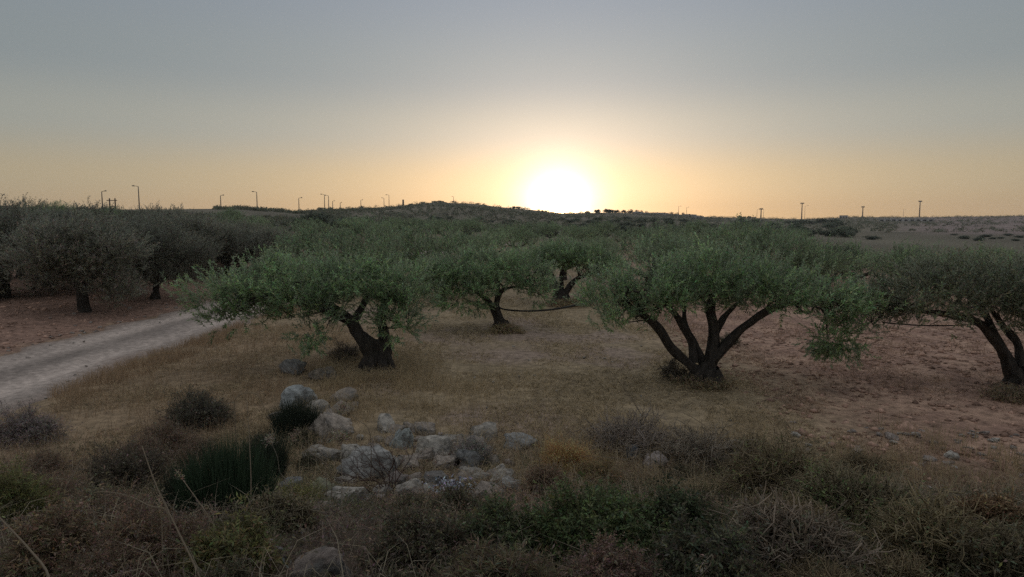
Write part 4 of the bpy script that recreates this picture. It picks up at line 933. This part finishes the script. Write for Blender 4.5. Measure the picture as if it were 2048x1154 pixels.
# tall dry stalks, each standing alone
def stalk(pts, t0, r, label, head=None, name='dry_stalk', c=(.36, .29, .21)):
    """pts: photo pixels from foot to tip; the foot stands on the bank at depth t0"""
    P = [at_depth(px, py, t0 + dt) for px, py, dt in pts]; o0 = P[0].copy(); zf = gz(P[0][0], P[0][1])
    if P[0][2] > zf: P = [np.array([P[0][0], P[0][1], zf - .02])] + P
    P = [p - o0 for p in P]
    root = empty(name, tuple(o0), label, 'stalk', 'tall dry stalks on the bank'); g = Geo()
    tube(g, P, np.linspace(r, r * .45, len(P)), 5, 4, 0, c); obj('stem', g.data('stem', M_STRAW), root)
    if head:
        g = Geo(); rg = np.random.default_rng(len(label)); n, s = head; d = nrm(P[-1] - P[-2])
        leafy(g, P[-1][None] + rg.normal(0, s * .25, (n, 3)), rg.normal(0, .5, (n, 3)) + d, np.full(n, s), 4, s * .5, s * .16, np.array(c) * 1.1, .2, rg, start=0, droop=0)
        obj('seed_head', g.data('seed_head', M_STRAW), root)
stalk([(402, 1160, 0), (350, 1050, .1), (312, 970, .15), (284, 892, .2)], 3.0, .0055, 'longest dry stalk, leaning left in front of the dark hollow')
stalk([(100, 1160, 0), (60, 1100, .1), (0, 1036, .2), (-30, 1000, .3)], 2.7, .006, 'thick dry stalk leaning out of the left edge')
stalk([(432, 1062, 0), (405, 1015, 0), (363, 956, .05)], 3.6, .005, 'short straight dry stalk in front of the green rushes', (14, .035))
stalk([(337, 1030, 0), (300, 1012, 0), (250, 990, .1), (195, 984, .1), (172, 1002, .1)], 3.4, .0045, 'arched dry stalk bending over the dark hollow', (20, .05))
stalk([(500, 1060, 0), (502, 960, .1), (498, 870, .2), (494, 800, .3)], 4.3, .004, 'thin upright dry stalk rising through the green rushes')
stalk([(325, 1110, 0), (324, 1060, 0), (320, 1012, 0)], 3.2, .004, 'thin upright stalk crossing the longest leaning one', (10, .03))
stalk([(128, 985, 0), (150, 945, .1), (170, 900, .2), (166, 880, .2)], 5.2, .0045, 'slender stalk leaning right in the brown grass at the left')
stalk([(470, 840, 0), (470, 800, 0), (490, 787, 0), (515, 790, 0), (530, 820, 0)], 6.6, .005, 'hooped dry stem left of the pale square boulder')
stalk([(585, 980, 0), (560, 945, 0), (555, 915, 0), (542, 884, 0)], 5.2, .004, 'bent stalk with a pale seed head beside the rush clump', (60, .045), c=(.42, .36, .28))
stalk([(684, 1060, 0), (684, 980, .1), (682, 910, .1), (681, 880, .15)], 4.6, .0035, 'upright stalk with a round pale seed head in front of the rocks', (110, .05), c=(.42, .35, .27))
stalk([(660, 940, 0), (620, 905, 0), (590, 880, 0)], 5.8, .004, 'fallen straw stalk pointing left over the rocks', (20, .05))
stalk([(650, 920, 0), (620, 890, 0), (600, 868, 0)], 6.2, .004, 'straw stalk just above the fallen one over the rocks', (16, .05))
stalk([(740, 868, 0), (715, 840, 0), (690, 818, 0)], 7.4, .005, 'feathery straw head drooping over the tilted brown slab', (50, .07))
stalk([(1320, 880, 0), (1290, 840, 0), (1250, 780, 0), (1215, 735, 0)], 7.6, .0055, 'long grey stalk leaning left in the dead twig tangle')
stalk([(1300, 870, 0), (1275, 815, 0), (1240, 760, 0)], 7.7, .005, 'shorter grey stalk beside the long leaning one in the twig tangle')
stalk([(1450, 900, 0), (1420, 860, 0), (1380, 832, 0), (1355, 822, 0)], 7.4, .005, 'pale stalk slanting over the greyish twig shrub')
stalk([(1280, 935, 0), (1220, 915, 0), (1160, 912, 0)], 6.0, .004, 'straw stalk lying across the front of the orange cushion bush')
stalk([(1395, 1160, 0), (1420, 1130, 0), (1425, 1110, 0), (1412, 1120, 0)], 2.9, .004, 'pale drooping oat spikelet at the bottom edge', (14, .04), c=(.42, .36, .28))
stalk([(1730, 1150, 0), (1640, 1010, .2), (1560, 975, .3)], 3.8, .004, 'long bleached twig slanting across the scrambling thicket', c=(.34, .28, .2))
stalk([(1075, 905, 0), (1010, 880, 0), (960, 862, 0)], 6.9, .004, 'thin straw stalk lying over the flat rock by the cushion')

# ------------------------------------------------------------------ evening haze
g = Geo(); box(g, -1700, 1700, -1700, 1700, -42, 46)
hm, ht, hout = new_mat('haze_air'); pv = ht.nodes.new('ShaderNodeVolumePrincipled')
pv.inputs['Color'].default_value = (.93, .92, .95, 1); pv.inputs['Density'].default_value = .0002; pv.inputs['Anisotropy'].default_value = .35
lk(ht, pv.outputs[0], hout.inputs['Volume'])
tag(obj('haze', g.data('haze', hm)), kind='stuff')
